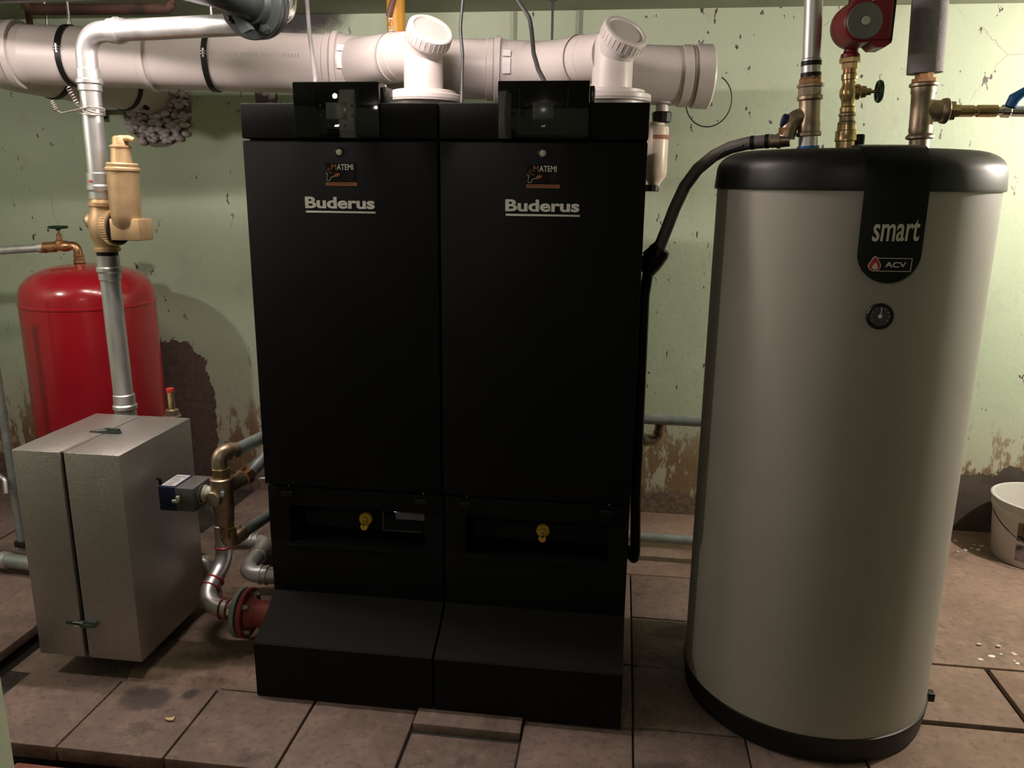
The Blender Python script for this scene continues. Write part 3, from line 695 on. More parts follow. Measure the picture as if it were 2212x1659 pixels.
# ---- fittings on the tank
def lerp(a, b, z): a, b = Vector(a), Vector(b); return a+(b-a)*((z-a.z)/(b.z-a.z))
a0, a1 = (.4575, 2.2, 1.506), (.4335, 2.2, 1.92)
t = thing('cold_feed_pipe', 'steel pipe with bronze union and blue ring on the tank, leftmost riser', 'pipe', a0)
L = lambda z: lerp(a0, a1, z); dirv = (Vector(a1)-Vector(a0)).normalized()
obj('blue_ring', B().lathe(L(1.491), dirv, [(0, .027), (.014, .027)], 28), BLUE, t)
obj('nipple', B().lathe(L(1.491), dirv, [(0, .024), (.046, .024)], 28), GALV, t)
obj('tee', B().lathe(L(1.528), dirv, [(0, .026), (.002, .0305), (.009, .0305), (.012, .027), (.03, .028), (.036, .026), (.085, .026), (.089, .031), (.096, .031), (.098, .028)], 30), BRONZE, t)
obj('union_nut', B().lathe(L(1.622), dirv, [(0, .027), (.001, .0295), (.022, .0295), (.024, .033), (.030, .033), (.032, .027)], 8), BRONZE, t, sharp=20)
obj('union_collar', B().lathe(L(1.652), dirv, [(0, .028), (.012, .028), (.014, .026), (.018, .0255)], 8), COPPER, t, sharp=20)
for z in (1.668, 1.695): obj('black_band', B().lathe(L(z), dirv, [(0, .0245), (.011, .0245)], 28), BLKPL, t)
obj('press_sleeve', B().lathe(L(1.665), dirv, [(0, .0235), (.045, .0235), (.047, .0215)], 28), GALV, t)
obj('riser', B().lathe(L(1.70), dirv, [(0, .0215), ((CEIL-1.70)/dirv.z, .0215)], 28), GALV, t)
b = B().tube([L(1.576), L(1.576)+Vector((-.035, 0, -.002)), (.403, 2.2, 1.553), (.402, 2.2, 1.517)], [.025, .0225, .02, .019], 20)
obj('side_branch', B().tube([L(1.58), (.412, 2.2, 1.572), (.402, 2.2, 1.525)], .0205, 20, bend=.03), BRONZE, t)
obj('branch_nut', B().lathe((.402, 2.2, 1.531), (0, 0, 1), [(0, .0205), (.018, .0205)], 8), COPPER, t, sharp=20)
obj('branch_blue_ring', B().lathe((.400, 2.2, 1.564), (-1, 0, .2), [(0, .018), (.012, .017), (.014, .012)], 20), NAVY, t)
obj('hose_adaptor', along((.412, 2.2, 1.520), (.30, 2.235, 1.5115), [(0, .016), (.022, .0165), (.023, .019), (.032, .019), (.033, .0165), (.045, .0165)], 20), BRONZE, t)
t = thing('rubber_hose', 'grey rubber hose curving from the tank top down to the boiler', 'hose', (.10, 2.3, 1.2))
hp = [(.372, 2.213, 1.5185), (.315, 2.235, 1.5135), (.275, 2.27, 1.504), (.236, 2.29, 1.484), (.196, 2.3, 1.449), (.165, 2.3, 1.403), (.141, 2.3, 1.345), (.122, 2.3, 1.287), (.106, 2.3, 1.240), (.09, 2.3, 1.205)]
obj('hose_body', B().tube(hp, .0165, 18), HOSE, t)
for k in (0, 1):
    p = Vector(hp[0]).lerp(Vector(hp[1]), .15+.6*k); obj('hose_clip', B().lathe(p, Vector(hp[1])-Vector(hp[0]), [(0, .0178), (.009, .0178)], 20), BLKPL, t)
single('thin_cable', B().tube([(.30, 2.21, 1.507), (.255, 2.25, 1.492), (.225, 2.275, 1.460), (.185, 2.28, 1.42), (.166, 2.29, 1.385), (.158, 2.3, 1.36), (.13, 2.33, 1.29), (.10, 2.32, 1.255), (.062, 2.3, 1.22)], .003, 8), CABLE, 'thin black cable twisted along the grey rubber hose', 'cable')
t = thing('insulated_drain_pipe', 'black insulated pipe dropping down beside the right boiler', 'pipe', (.085, 2.32, .25))
obj('insulation', B().tube([(.102, 2.3, 1.224), (.080, 2.31, 1.18), (.072, 2.33, 1.10), (.076, 2.33, .5), (.084, 2.33, .30), (.082, 2.36, .262), (.066, 2.42, .27)], .0155, 18, bend=.05), BLKPL, t)
obj('insulation_sleeve', along((.112, 2.3, 1.236), (.066, 2.31, 1.165), [(0, .026), (.012, .031), (.05, .031), (.08, .027)], 20), BLKPL, t)

b0, b1 = (.5475, 2.2, 1.506), (.5365, 2.2, 1.724)
L = lambda z: lerp(b0, b1, z); dirv = (Vector(b1)-Vector(b0)).normalized()
t = thing('circulation_valve', 'slim brass valve stack with green handwheel under the red pump', 'valve', b0)
obj('bush', B().lathe(L(1.506), dirv, [(-.015, .024), (.010, .024), (.012, .027), (.018, .027), (.02, .026), (.036, .026), (.038, .0225), (.05, .022)], 26), BRASS, t)
obj('check_valve', B().lathe(L(1.552), dirv, [(0, .019), (.003, .022), (.010, .022), (.013, .0185), (.024, .018), (.026, .0205), (.031, .0205), (.033, .016)], 26), BRONZE, t)
obj('gate_valve_body', B().lathe(L(1.583), dirv, [(0, .015), (.004, .018), (.014, .0185), (.018, .015), (.03, .016), (.042, .021), (.056, .021), (.066, .016), (.078, .0165), (.08, .019), (.092, .019), (.094, .016)], 26), BRASS, t)
vc = L(1.633)
bn = obj('bonnet', along(vc, vc+Vector((1, 0, .03)), [(.012, .019), (.024, .0185), (.027, .015), (.040, .0135), (.042, .009), (.052, .008), (.053, .004), (.072, .004)], 20), BRASS, t)
hwp = vc+Vector((.072, 0, .002))
obj('handwheel', B().lathe(hwp-Vector((.004, 0, 0)), (1, 0, .03), [(0, .009), (.010, .009)], 16).lathe(hwp, (1, 0, .03), [(-.004, .020), (-.005, .025), (0, .0275), (.005, .025), (.004, .020), (-.004, .020)], 28, closed=False).box(hwp+Vector((-.003, -.022, -.004)), hwp+Vector((.003, .022, .004))).box(hwp+Vector((-.003, -.004, -.022)), hwp+Vector((.003, .004, .022))), GREENW, t)
obj('nipple', B().lathe(L(1.672), dirv, [(0, .0155), (.03, .0155)], 20), COPPER, t)
obj('pump_union', B().lathe(L(1.688), dirv, [(0, .0195), (.012, .0195), (.014, .026), (.024, .026), (.027, .021), (.03, .02)], 8), BRASS, t, sharp=20)
# pump
pc = Vector((.534, 2.17, 1.779))
t = thing('circulation_pump', 'dark red circulation pump with round grey face above the tank', 'pump', (.537, 2.19, 1.715))
obj('lower_neck', B().lathe((.5365, 2.2, 1.712), (0.01, 0, 1), [(0, .0225), (.008, .0225), (.013, .017), (.03, .0155), (.045, .022)], 24), REDPUMP, t)
obj('volute', B().lathe((.534, 2.20, 1.782), (0, -1, 0), [(-.03, .030), (-.02, .045), (.0, .052), (.025, .052), (.04, .047)], 36), REDPUMP, t)
obj('motor_housing', B().lathe(pc+Vector((0, .0, 0)), (.03, -1, 0), [(0, .050), (.05, .048), (.066, .046), (.070, .042), (.070, .040)], 36), REDPUMP, t)
fcg = obj('motor_face', B().lathe(pc+Vector((.002, -.066, 0)), (.03, -1, 0), [(0, .0405), (.004, .0405), (.006, .0385), (.006, .012), (.0045, .011), (.0045, 0)], 40), mat('grey_pump_face', (.22, .21, .20), .45, .2), t)
obj('vent_screw', B().lathe(pc+Vector((.004, -.071, 0)), (.03, -1, 0), [(0, .0095), (.003, .0095), (.004, .008), (.004, 0)], 20), CREAM, fcg)
cb = obj('terminal_box', B().box((.555, 2.10, 1.737), (.598, 2.185, 1.828), .006), REDPUMP, t)
obj('box_rim', B().box((.596, 2.102, 1.735), (.603, 2.183, 1.830), .003), BLKPL, cb)
obj('box_foot', B().prism([(.566, 1.722), (.588, 1.722), (.602, 1.732), (.602, 1.74), (.546, 1.74)], (0, 2.105, 0), (1, 0, 0), (0, 0, 1), (0, .075, 0)), REDPUMP, cb)
obj('cable_gland', B().lathe((.582, 2.13, 1.825), (0, 0, 1), [(0, .009), (.022, .009)], 14), BLKPL, cb)
obj('power_cable', B().tube([(.582, 2.13, 1.84), (.588, 2.13, 1.95), (.59, 2.14, CEIL)], .005, 10), BLKPL, cb)
obj('upper_neck', B().lathe((.537, 2.2, 1.835), (-.01, 0, 1), [(0, .018), (.02, .0165), (.03, .024), (.045, .024)], 24), REDPUMP, t)
obj('riser', cyl((.5365, 2.2, 1.875), (.5355, 2.2, CEIL), .015, 20), BRONZE, t)
single('plug_fitting', B().lathe((.579, 2.2, 1.505), (0, 0, 1), [(-.014, .0125), (.026, .0125), (.029, .0105)], 18), BLKPL, 'small dark sensor plug on the tank lid beside the valve stack', 'plug')

c0, c1 = (.722, 2.2, 1.506), (.703, 2.2, 1.90)
L = lambda z: lerp(c0, c1, z); dirv = (Vector(c1)-Vector(c0)).normalized()
t = thing('hot_outlet_pipe', 'grey foam wrapped riser on a bronze tee, rightmost on the tank', 'pipe', c0)
obj('nipple', B().lathe(L(1.491), dirv, [(0, .0235), (.035, .0235)], 24), BRONZE, t)
obj('tee', B().lathe(L(1.522), dirv, [(0, .027), (.003, .0325), (.008, .0325), (.014, .026), (.025, .0275), (.03, .0265), (.105, .0265), (.110, .0285), (.122, .0285), (.125, .033), (.131, .033), (.134, .028)], 30), BRONZE, t)
obj('top_nut', B().lathe(L(1.652), dirv, [(0, .029), (.012, .029), (.013, .022), (.034, .022)], 8), COPPER, t, sharp=20)
tc_ = L(1.589)
obj('side_outlet', along(tc_, tc_+Vector((1, 0, 0)), [(.0, .026), (.042, .0255), (.046, .029), (.052, .0305), (.057, .0305), (.060, .027)], 28), BRONZE, t)
obj('reducer', along(tc_, tc_+Vector((1, 0, 0)), [(.057, .0245), (.073, .0245), (.074, .0165), (.085, .016)], 6), BRASS, t, sharp=20)
obj('insulation', B().lathe(L(1.676), dirv, [(0, .022), (0, .0405), ((CEIL-1.676)/dirv.z, .0405)], 40), PIPEFOAM, t)
t = thing('drain_tap', 'chrome drain tap with blue lever on a brass nipple beside the riser', 'tap', (.90, 2.2, 1.57))
obj('nipple', along((.792, 2.2, 1.589), (1, 2.2, 1.589), [(0, .014), (.044, .014), (.046, .012), (.052, .012), (.054, .0145), (.098, .0145)], 20), BRASS, t)
obj('tap_body', along((.888, 2.2, 1.589), (1, 2.2, 1.587), [(0, .010), (.012, .0105), (.014, .015), (.03, .016), (.034, .013), (.08, .013)], 22).tube([(.955, 2.2, 1.589), (.99, 2.2, 1.588), (1.0, 2.19, 1.558)], .012, 14, bend=.02), CHROME, t)
obj('lever', B().tube([(.918, 2.195, 1.600), (.922, 2.19, 1.617), (.942, 2.185, 1.634), (.99, 2.18, 1.646)], [.013, .014, .0095, .008], 12), BLUE, t)

# ================================================================== PIPES BEHIND
MX, MY = -1.106, 2.05
t = thing('heating_pipe', 'grey steel pipe along the wall from the upper brass elbow of the mixing valve', 'pipe', (-.5, 2.87, .5), 'pipes behind the boilers')
obj('pipe', B().tube([(MX+.022, MY+.036, .646), (-1.098, 2.38, .612), (-1.16, 2.87, .585), (1.2, 2.87, .574)], .0195, 20, bend=.05), STEEL, t)
t = thing('heating_pipe', 'grey steel pipe near the floor from the lower elbow of the mixing valve', 'pipe', (-.5, 2.9, .0), 'pipes behind the boilers')
obj('pipe', B().tube([(MX+.026, MY+.044, .390), (-1.085, 2.45, .345), (-1.13, 2.9, .25), (-1.05, 2.9, .098), (1.2, 2.9, .102)], .0185, 20, bend=.05), STEEL, t)
t = thing('bronze_elbow_pipe', 'dark bronze elbow hanging below the pipe between boiler and tank', 'pipe', (.13, 2.88, .48))
obj('elbow', B().tube([(.172, 2.88, .562), (.170, 2.88, .497), (.04, 2.88, .492)], .0215, 20, bend=.028), BRONZE, t)
obj('collar', along((.13, 2.88, .495), (0, 2.88, .494), [(0, .024), (.014, .024)], 20), BRONZE, t)
obj('upper_collar', along((.171, 2.88, .522), (.171, 2.88, .6), [(0, .0245), (.012, .0245)], 20), BRONZE, t)

# ================================================================== RISER AND AIR SEPARATOR
RX, RY = -1.573, 2.33
t = thing('riser_pipe', 'galvanised riser pipe bending from the metal box up to the main pipe', 'pipe', (RX, RY, 0))
obj('lower_pipe', B().lathe((RX+.008, RY, .05), (-.008, 0, 1), [(0, .0295), (1.10, .0295)], 30), GALV, t)
def sleeve(z0, z1, x=RX, m=GALV, r=.033, nm='press_sleeve'):
    n_ = z1-z0; return obj(nm, B().lathe((x, RY, z0), (0, 0, 1), [(0, r-.003), (.003, r), (n_*.3, r), (n_*.36, r+.004), (n_*.5, r+.004), (n_*.56, r), (n_-.003, r), (n_, r-.003)], 30), m, t)
sleeve(1.10, 1.178); sleeve(.66, .735, RX+.004)
obj('black_seal', B().lathe((RX, RY, 1.175), (0, 0, 1), [(0, .031), (.014, .031)], 28), BLKPL, t)
sleeve(1.345, 1.425, RX-.002); sleeve(1.655, 1.72, RX+.001)
obj('upper_pipe', B().tube([(RX-.002, RY, 1.35), (RX+.002, RY, 1.818), (-1.0, RY-.02, 1.832)], .0295, 28, bend=.062, bn=10), GALV, t)
obj('press_sleeve', along((-1.492, RY, 1.821), (-1.0, RY, 1.832), [(0, .0305), (.003, .034), (.02, .034), (.023, .0375), (.031, .0375), (.034, .034), (.045, .034), (.048, .0305)], 30), GALV, t)
obj('press_mark', B().box((RX-.012, RY-.0345, 1.395), (RX-.002, RY-.0315, 1.402)), REDPR, t)
# tie wire
t = thing('tie_wire', 'twisted silver wire tied around the galvanised riser with curled ends', 'wire', (RX, RY, 1.60))
pts = []
for k in range(70): a = k/70*2*math.pi*3.2; pts.append((RX+.034*math.cos(a), RY+.034*math.sin(a), 1.600+.012*math.sin(a*.9)+.002*k/70))
obj('wraps', B().tube(pts, .0022, 6), WIRE, t)
def coil(p0, p1, r, turns):
    p0, p1 = Vector(p0), Vector(p1); u_, v_, w_ = frame(p1-p0); n_ = int(turns*12); return [p0+(p1-p0)*(k/n_)+(u_*math.cos(k/12*2*math.pi)+v_*math.sin(k/12*2*math.pi))*r for k in range(n_+1)]
obj('curled_end', B().tube(coil((RX-.045, RY-.035, 1.665), (RX-.02, RY-.035, 1.615), .006, 7), .0016, 6), WIRE, t)
obj('curled_end', B().tube(coil((RX-.098, RY-.04, 1.625), (RX-.085, RY-.04, 1.60), .006, 5), .0016, 6), WIRE, t)
obj('tail', B().tube([(RX-.085, RY-.04, 1.60), (RX-.07, RY-.04, 1.592), (RX+.02, RY-.036, 1.61), (RX+.042, RY-.005, 1.608)], .0022, 6), WIRE, t)
# air separator
t = thing('air_separator', 'raw brass air separator with vent bottle on the riser pipe', 'air separator', (RX, RY, 1.19))
obj('tee_body', B().lathe((RX, RY, 1.188), (0, 0, 1), [(0, .034), (.002, .039), (.012, .039), (.015, .034), (.03, .036), (.045, .043), (.095, .045), (.115, .038), (.135, .035), (.138, .0405), (.148, .0405), (.150, .034), (.158, .031)], 34), RAWBR, t)
obj('tee_ear', B().lathe((RX-.02, RY, 1.278), (-1, 0, .15), [(0, .03), (.028, .024), (.032, .015), (.032, 0)], 22), RAWBR, t)
ks = B().lathe((RX+.015, RY-.012, 1.262), (1, -.25, 0), [(0, .04), (.02, .05), (.024, .052), (.044, .052), (.046, .045)], 34)
kr = obj('knurled_ring', ks, RAWBR, t)
uu, vv, ww = frame((1, -.25, 0)); kb = B()
for k in range(40):
    a = k/40*2*math.pi; dd = uu*math.cos(a)+vv*math.sin(a); tt = ww.cross(dd)
    kb.prism([(-.0018, 0), (.0018, 0), (.001, .002), (-.001, .002)], Vector((RX+.015, RY-.012, 1.262))+ww*.026+dd*.0518, tt, dd, ww*.016)
obj('knurls', kb, RAWBR, kr, kind='stuff')
bx = -1.467; by = RY-.03
obj('gasket_ring', B().lathe((RX+.062, RY-.024, 1.262), (1, -.25, 0), [(0, .047), (.004, .047)], 34), BLKGAP, t)
obj('outlet_block', B().box((-1.512, by-.038, 1.228), (-1.418, by+.038, 1.292), .004), RAWBR, t)
vb = obj('vent_bottle', B().lathe((bx-.006, by-.012, 1.255), (.03, 0, 1), [(0, .0), (.003, .025), (.02, .038), (.05, .0425), (.172, .045), (.176, .049), (.182, .049), (.186, .044), (.194, .045), (.198, .041)], 38), RAWBR, t)
obj('vent_neck', B().lathe((bx-.001, by-.012, 1.45), (.03, 0, 1), [(0, .041), (.003, .03), (.03, .028), (.044, .0275), (.047, .031), (.051, .031), (.053, .0225), (.075, .021)], 34), RAWBR, t)
vcp = obj('vent_cap', B().lathe((bx+.002, by-.012, 1.502), (.03, 0, 1), [(0, .022), (.02, .021), (.026, .018), (.028, 0)], 28), RAWBR, t)
obj('vent_spout', B().tube([(bx+.002, by-.015, 1.520), (bx+.035, by-.02, 1.522), (bx+.052, by-.022, 1.516)], [.011, .0085, .007], 12), RAWBR, vcp)

# ================================================================== RED VESSEL
VX, VY, VR = -2.10, 2.96, .247
t = thing('expansion_vessel', 'glossy red round expansion vessel standing behind the metal box', 'expansion vessel', (VX, VY, 0))
pr = [(.10, .10), (.12, .2), (.17, .23), (.22, VR-.004), (.24, VR), (.925, VR), (.928, VR+.003), (.936, VR+.003), (.939, VR)]
for k in range(1, 13):
    a = R_(7.5*k); pr.append((.945+.137*math.sin(a), VR-(VR-.02)*(1-math.cos(a))**1.2 if k < 12 else .02))
pr.append((1.083, 0))
obj('shell', B().lathe((VX, VY, 0), (0, 0, 1), pr, 72), RED, t)
obj('foot_ring', B().lathe((VX, VY, -.002), (0, 0, 1), [(0, .2), (.01, .195), (.13, .19)], 40), BLKPL, t)
vt = (-2.122, 2.96, 1.078)
obj('top_boss', B().lathe(vt, (0, 0, 1), [(0, .02), (.008, .02)], 20), BLKPL, t)
t = thing('vessel_valve', 'copper brass valve with green handwheel on top of the red vessel', 'valve', vt)
obj('union', B().lathe((vt[0], vt[1], 1.085), (0, 0, 1), [(0, .0215), (.012, .0215), (.014, .018), (.024, .018), (.026, .021), (.030, .021), (.032, .014)], 8), COPPER, t, sharp=20)
obj('elbow', B().tube([(vt[0], vt[1], 1.11), (vt[0]-.002, vt[1], 1.152), (-2.18, 2.96, 1.149)], .0165, 18, bend=.02), COPPER, t)
obj('valve_body', along((-2.155, 2.96, 1.150), (-2.4, 2.96, 1.131), [(0, .017), (.012, .021), (.03, .021), (.042, .017), (.06, .0165), (.063, .021), (.088, .021), (.091, .018), (.10, .018), (.102, .0215), (.115, .0215), (.118, .017)], 20), COPPER, t)
obj('stem', B().lathe((-2.197, 2.96, 1.155), (0, 0, 1), [(0, .017), (.014, .016), (.018, .010), (.04, .010), (.042, .005), (.066, .005)], 18), COPPER, t)
hz = Vector((-2.197, 2.96, 1.222))
obj('handwheel', B().lathe(hz, (0, 0, 1), [(-.012, .008), (-.004, .012), (.003, .012), (.003, 0)], 16).lathe(hz, (0, 0, 1), [(-.004, .027), (-.005, .033), (0, .038), (.005, .033), (.004, .027), (-.004, .027)], 30, closed=False).box(hz+Vector((-.03, -.004, -.003)), hz+Vector((.03, .004, .003))).box(hz+Vector((-.004, -.03, -.003)), hz+Vector((.004, .03, .003))), GREENW, t)
obj('supply_pipe', B().tube([(-2.262, 2.96, 1.142), (-2.8, 2.95, 1.098)], .0165, 18), GALV, t)
obj('pipe_coupling', along((-2.262, 2.96, 1.142), (-2.8, 2.95, 1.098), [(0, .0165), (.002, .0215), (.025, .0215), (.028, .0165)], 18), GALV, t)

# ================================================================== METAL CLAD BOX
BX0, BX1, BY0, BY1, BZ0, BZ1 = -1.632, -1.314, 1.902, 2.272, .058, .683
t = thing('clad_box', 'aluminium clad insulation box in two halves clipped with green latches', 'insulation box', ((BX0+BX1)/2, (BY0+BY1)/2, 0))
sp = BX0+.148
obj('left_shell', B().box((BX0, BY0, BZ0), (sp-.0065, BY1, BZ1), .0025), ALU, t)
obj('right_shell', B().box((sp+.0065, BY0, BZ0), (BX1, BY1, BZ1), .0025), ALU, t)
obj('seam_filler', B().box((sp-.008, BY0+.012, BZ0+.004), (sp+.008, BY1-.012, BZ1-.004)), BLKGAP, t)
obj('top_seam_tape', B().box((sp-.006, BY0+.006, BZ1-.0035), (sp+.006, BY1-.006, BZ1+.0008)), ALU, t)
for nm, o_, u_, v_ in (('front', (sp, BY0, .168), (1, 0, 0), (0, 0, 1)), ('top', (sp+.01, 2.085, BZ1), (1, 0, 0), (0, 1, 0))):
    o_, u_, v_ = map(Vector, (o_, u_, v_)); n_ = u_.cross(v_)
    lt = obj('latch', B().prism([(-.05, -.004), (-.015, -.006), (-.015, .006), (-.05, .004)], o_, u_, v_, n_*.004).prism([(-.010, -.010), (.018, -.010), (.042, -.007), (.05, 0), (.042, .007), (.018, .010), (-.010, .010)], o_, u_, v_, n_*.008), LATCH, t)
    obj('latch_lever', B().prism([(.0, -.005), (.04, -.0045), (.047, .0), (.04, .0045), (.0, .005)], o_+n_*.008, u_, v_, n_*.007), LATCH, lt)
    obj('latch_hook', B().tube([o_+u_*.01-v_*.007+n_*.011, o_-u_*.025-v_*.006+n_*.008, o_-u_*.025+v_*.006+n_*.008, o_+u_*.01+v_*.007+n_*.011], .002, 8), ROD, lt)
ex = obj('underframe', B().box((BX0+.05, BY0+.14, -.01), (BX1-.05, BY1-.04, BZ0+.01)), BLKGAP, t)
# small vent valve behind the box
t = thing('air_vent', 'slim brass vent with red cap rising behind the metal box', 'vent', (-1.42, 2.35, 0))
obj('stem', B().lathe((-1.42, 2.35, .05), (0, 0, 1), [(0, .014), (.60, .014), (.605, .014)], 18), BRONZE, t)
obj('flange_nut', B().lathe((-1.42, 2.35, .655), (0, 0, 1), [(0, .024), (.004, .028), (.008, .028), (.010, .022), (.028, .021), (.031, .013)], 8), BRONZE, t, sharp=20)
obj('tube', B().lathe((-1.42, 2.35, .682), (0, 0, 1), [(0, .0115), (.006, .010), (.062, .010)], 20), BRASS, t)
obj('red_cap', B().lathe((-1.42, 2.35, .742), (0, 0, 1), [(0, .0125), (.010, .0125), (.013, .011), (.013, 0)], 22), REDPR, t)

# ================================================================== MIXING VALVE AND PIPEWORK LEFT OF THE BOILERS
t = thing('mixing_valve', 'bronze three way mixing valve with blue and grey actuator box', 'mixing valve', (MX, MY, .37))
obj('valve_body', B().lathe((MX, MY, .438), (0, 0, 1), [(0, .022), (.008, .027), (.04, .0285), (.05, .031), (.125, .032), (.135, .033), (.140, .033), (.143, .029)], 32), BRONZE, t)
obj('front_cover', B().lathe((MX-.008, MY-.018, .525), (-.15, -1, .05), [(0, .024), (.022, .023), (.025, .02), (.026, 0)], 26), BRONZE, t)
obj('arrow_plate', B().box((MX+.012, MY-.0345, .535), (MX+.022, MY-.028, .550), .001), mat('pale_blue_plate', (.42, .48, .55), .5), t)
obj('hex_adaptor', B().lathe((MX, MY, .578), (0, 0, 1), [(0, .026), (.012, .027), (.030, .027), (.032, .022), (.042, .0215)], 6), BRASS, t, sharp=20)
obj('top_elbow', B().tube([(MX-.002, MY, .602), (MX-.002, MY+.002, .655), (MX+.03, MY+.05, .648)], .0225, 22, bend=.028), BRONZE, t)
obj('top_elbow_nut', along((MX+.012, MY+.022, .649), (MX+.024, MY+.09, .642), [(0, .0235), (.003, .026), (.016, .026), (.018, .021)], 8), BRASS, t, sharp=20)
obj('lower_nut', B().lathe((MX+.006, MY, .400), (0, 0, 1), [(0, .023), (.002, .026), (.028, .026), (.030, .022), (.042, .022)], 6), BRASS, t, sharp=20)
obj('lower_elbow', B().tube([(MX+.006, MY, .42), (MX+.008, MY+.004, .376), (MX+.028, MY+.052, .392)], .0235, 20, bend=.018), BRONZE, t)
obj('lower_elbow_nut', along((MX+.022, MY+.036, .388), (MX+.03, MY+.10, .400), [(0, .0225), (.003, .0255), (.014, .0255), (.016, .020)], 8), BRASS, t, sharp=20)
obj('side_branch', B().tube([(MX, MY, .54), (MX+.022, MY+.06, .55), (MX+.034, MY+.10, .558)], [.022, .0225, .021], 20), BRONZE, t)
obj('side_nut', along((MX+.026, MY+.07, .552), (MX+.040, MY+.12, .562), [(0, .022), (.004, .0275), (.028, .0275), (.032, .022)], 8), COPPER, t, sharp=20)
obj('side_pipe', B().tube([(MX+.036, MY+.105, .559), (MX+.058, MY+.19, .592), (MX+.138, MY+.225, .590)], .02, 18, bend=.05), STEEL, t)
cl = obj('actuator_coupling', along((MX, MY, .530), (MX-.2, MY-.02, .530), [(.028, .021), (.045, .021), (.046, .025), (.056, .025), (.057, .018), (.066, .018)], 20), CREAM, t)
obj('coupling_ring', B().tube([(MX-.052, MY-.02+.024*math.cos(a), .532+.027*math.sin(a)) for a in [k*.45 for k in range(14)]], .0022, 6), ROD, cl)
act = obj('actuator', B().box((-1.214, 1.985, .496), (-1.158, 2.09, .566), .003), GREYPL, t)
obj('blue_cap', B().box((-1.264, 1.985, .495), (-1.213, 2.09, .567), .003), NAVY, act)
obj('rating_label', B().box((-1.259, 1.994, .5665), (-1.217, 2.081, .568)), PAPER, act)
lb = B()
for k in range(6): lb.box((-1.254, 2.003+k*.012, .5675), (-1.224+rnd.uniform(-.01, .0), 2.006+k*.012, .5684))
obj('label_print', lb, GREYPL, act, kind='stuff')
obj('manual_lever', B().tube([(-1.264, 2.03, .53), (-1.276, 2.025, .535), (-1.278, 2.02, .575), (-1.284, 2.015, .578)], .0045, 8), BLKPL, act)
obj('lever_hub', B().lathe((-1.263, 2.035, .525), (-1, 0, 0), [(0, .014), (.012, .013), (.012, 0)], 16), BLKPL, act)
obj('toggle', B().box((-1.222, 1.978, .523), (-1.203, 1.986, .531), .001).box((-1.208, 1.976, .528), (-1.200, 1.986, .543), .001), CREAM, act)
obj('actuator_cable', B().tube([(MX+.055, MY+.12, .535), (MX+.10, MY+.10, .546), (-.97, 2.17, .556), (-.958, 2.18, .54)], .0042, 8), WHITE, t)

def spipe(b, pts, r=.0265, bend=.055): return b.tube(pts, r, 24, bend=bend, bn=9)
t = thing('press_pipe', 'silver press pipe curving from behind the actuator down to the red flange', 'pipe', (-1.22, 2.15, 0))
obj('pipe', spipe(B(), [(-1.275, 2.30, .46), (-1.268, 2.28, .405), (-1.222, 2.25, .345), (-1.225, 2.25, .215), (-1.236, 2.10, .135), (-1.09, 2.10, .128)], .0265, .075), GALV, t)
for a, c, m in (((-1.2225, 2.25, .335), (-1.2225, 2.25, .36), CREAM), ((-1.223, 2.25, .262), (-1.223, 2.25, .3), REDRING)):
    obj('press_ring', along(a, c, [(0, .0275), (.002, .0305), (.006, .0305), (.008, .0275)], 26), GALV if m is CREAM else m, t)
obj('press_ring', along((-1.2285, 2.185, .178), (-1.2265, 2.205, .19), [(-.004, .027), (-.002, .0305), (.003, .0305), (.005, .027)], 26), REDRING, t)
obj('press_ring', along((-1.2305, 2.160, .1655), (-1.2285, 2.18, .177), [(-.003, .027), (-.002, .030), (.002, .030), (.003, .027)], 26), REDRING, t)
obj('branch_elbow', spipe(B(), [(-1.30, 2.33, .425), (-1.245, 2.24, .432), (-1.222, 2.245, .36)], .024, .04), GALV, t)
for x in (-1.165, -1.143): obj('press_ring', along((x, 2.10, .1305), (x+.1, 2.10, .1295), [(-.004, .0265), (-.002, .031), (.002, .031), (.004, .0265)], 26), REDRING, t)
obj('thread_nut', along((-1.138, 2.10, .130), (-1, 2.10, .129), [(0, .031), (.022, .031), (.024, .027)], 6), GALV, t, sharp=20)
FX = -1.105
t = thing('pipe_flange', 'red painted pipe flange bolted to a steel flange beside the plinth', 'flange', (FX, 2.10, 0))
fz = .125
obj('steel_flange', along((FX-.004, 2.10, fz), (0, 2.10, fz), [(0, .074), (.002, .076), (.013, .076), (.015, .074)], 44), STEEL, t)
obj('gasket', along((FX+.011, 2.10, fz), (0, 2.10, fz), [(0, .069), (.005, .069)], 40), BLKGAP, t)
obj('red_flange', along((FX+.016, 2.10, fz), (0, 2.10, fz), [(0, .073), (.002, .076), (.014, .076), (.016, .073), (.016, .052), (.026, .046), (.036, .041)], 44), REDFL, t)
obj('red_pipe', along((FX+.03, 2.10, fz), (0, 2.10, fz), [(0, .040), (.115, .040)], 32), REDFL, t)
for k in range(4):
    a = R_(45+90*k); p = Vector((FX, 2.10+.058*math.cos(a), fz+.058*math.sin(a)))
    bo = obj('bolt', along(p-Vector((.02, 0, 0)), p+Vector((1, 0, 0)), [(0, .006), (.066, .006)], 12), ROD, t)
    obj('bolt_nut', along(p+Vector((.032, 0, 0)), p+Vector((1, 0, 0)), [(0, .0105), (.009, .0105)], 6), ROD, bo)
    obj('bolt_head', along(p-Vector((.012, 0, 0)), p+Vector((1, 0, 0)), [(0, .0105), (.008, .0105)], 6), ROD, bo)
t = thing('zigzag_pipe', 'silver press pipe with two elbows entering the left boiler side', 'pipe', (-1.13, 2.3, .15))
obj('pipe', spipe(B(), [(-1.285, 2.40, .205), (-1.145, 2.40, .217), (-1.138, 2.20, .203), (-.968, 2.20, .200)], .0265, .05), GALV, t)
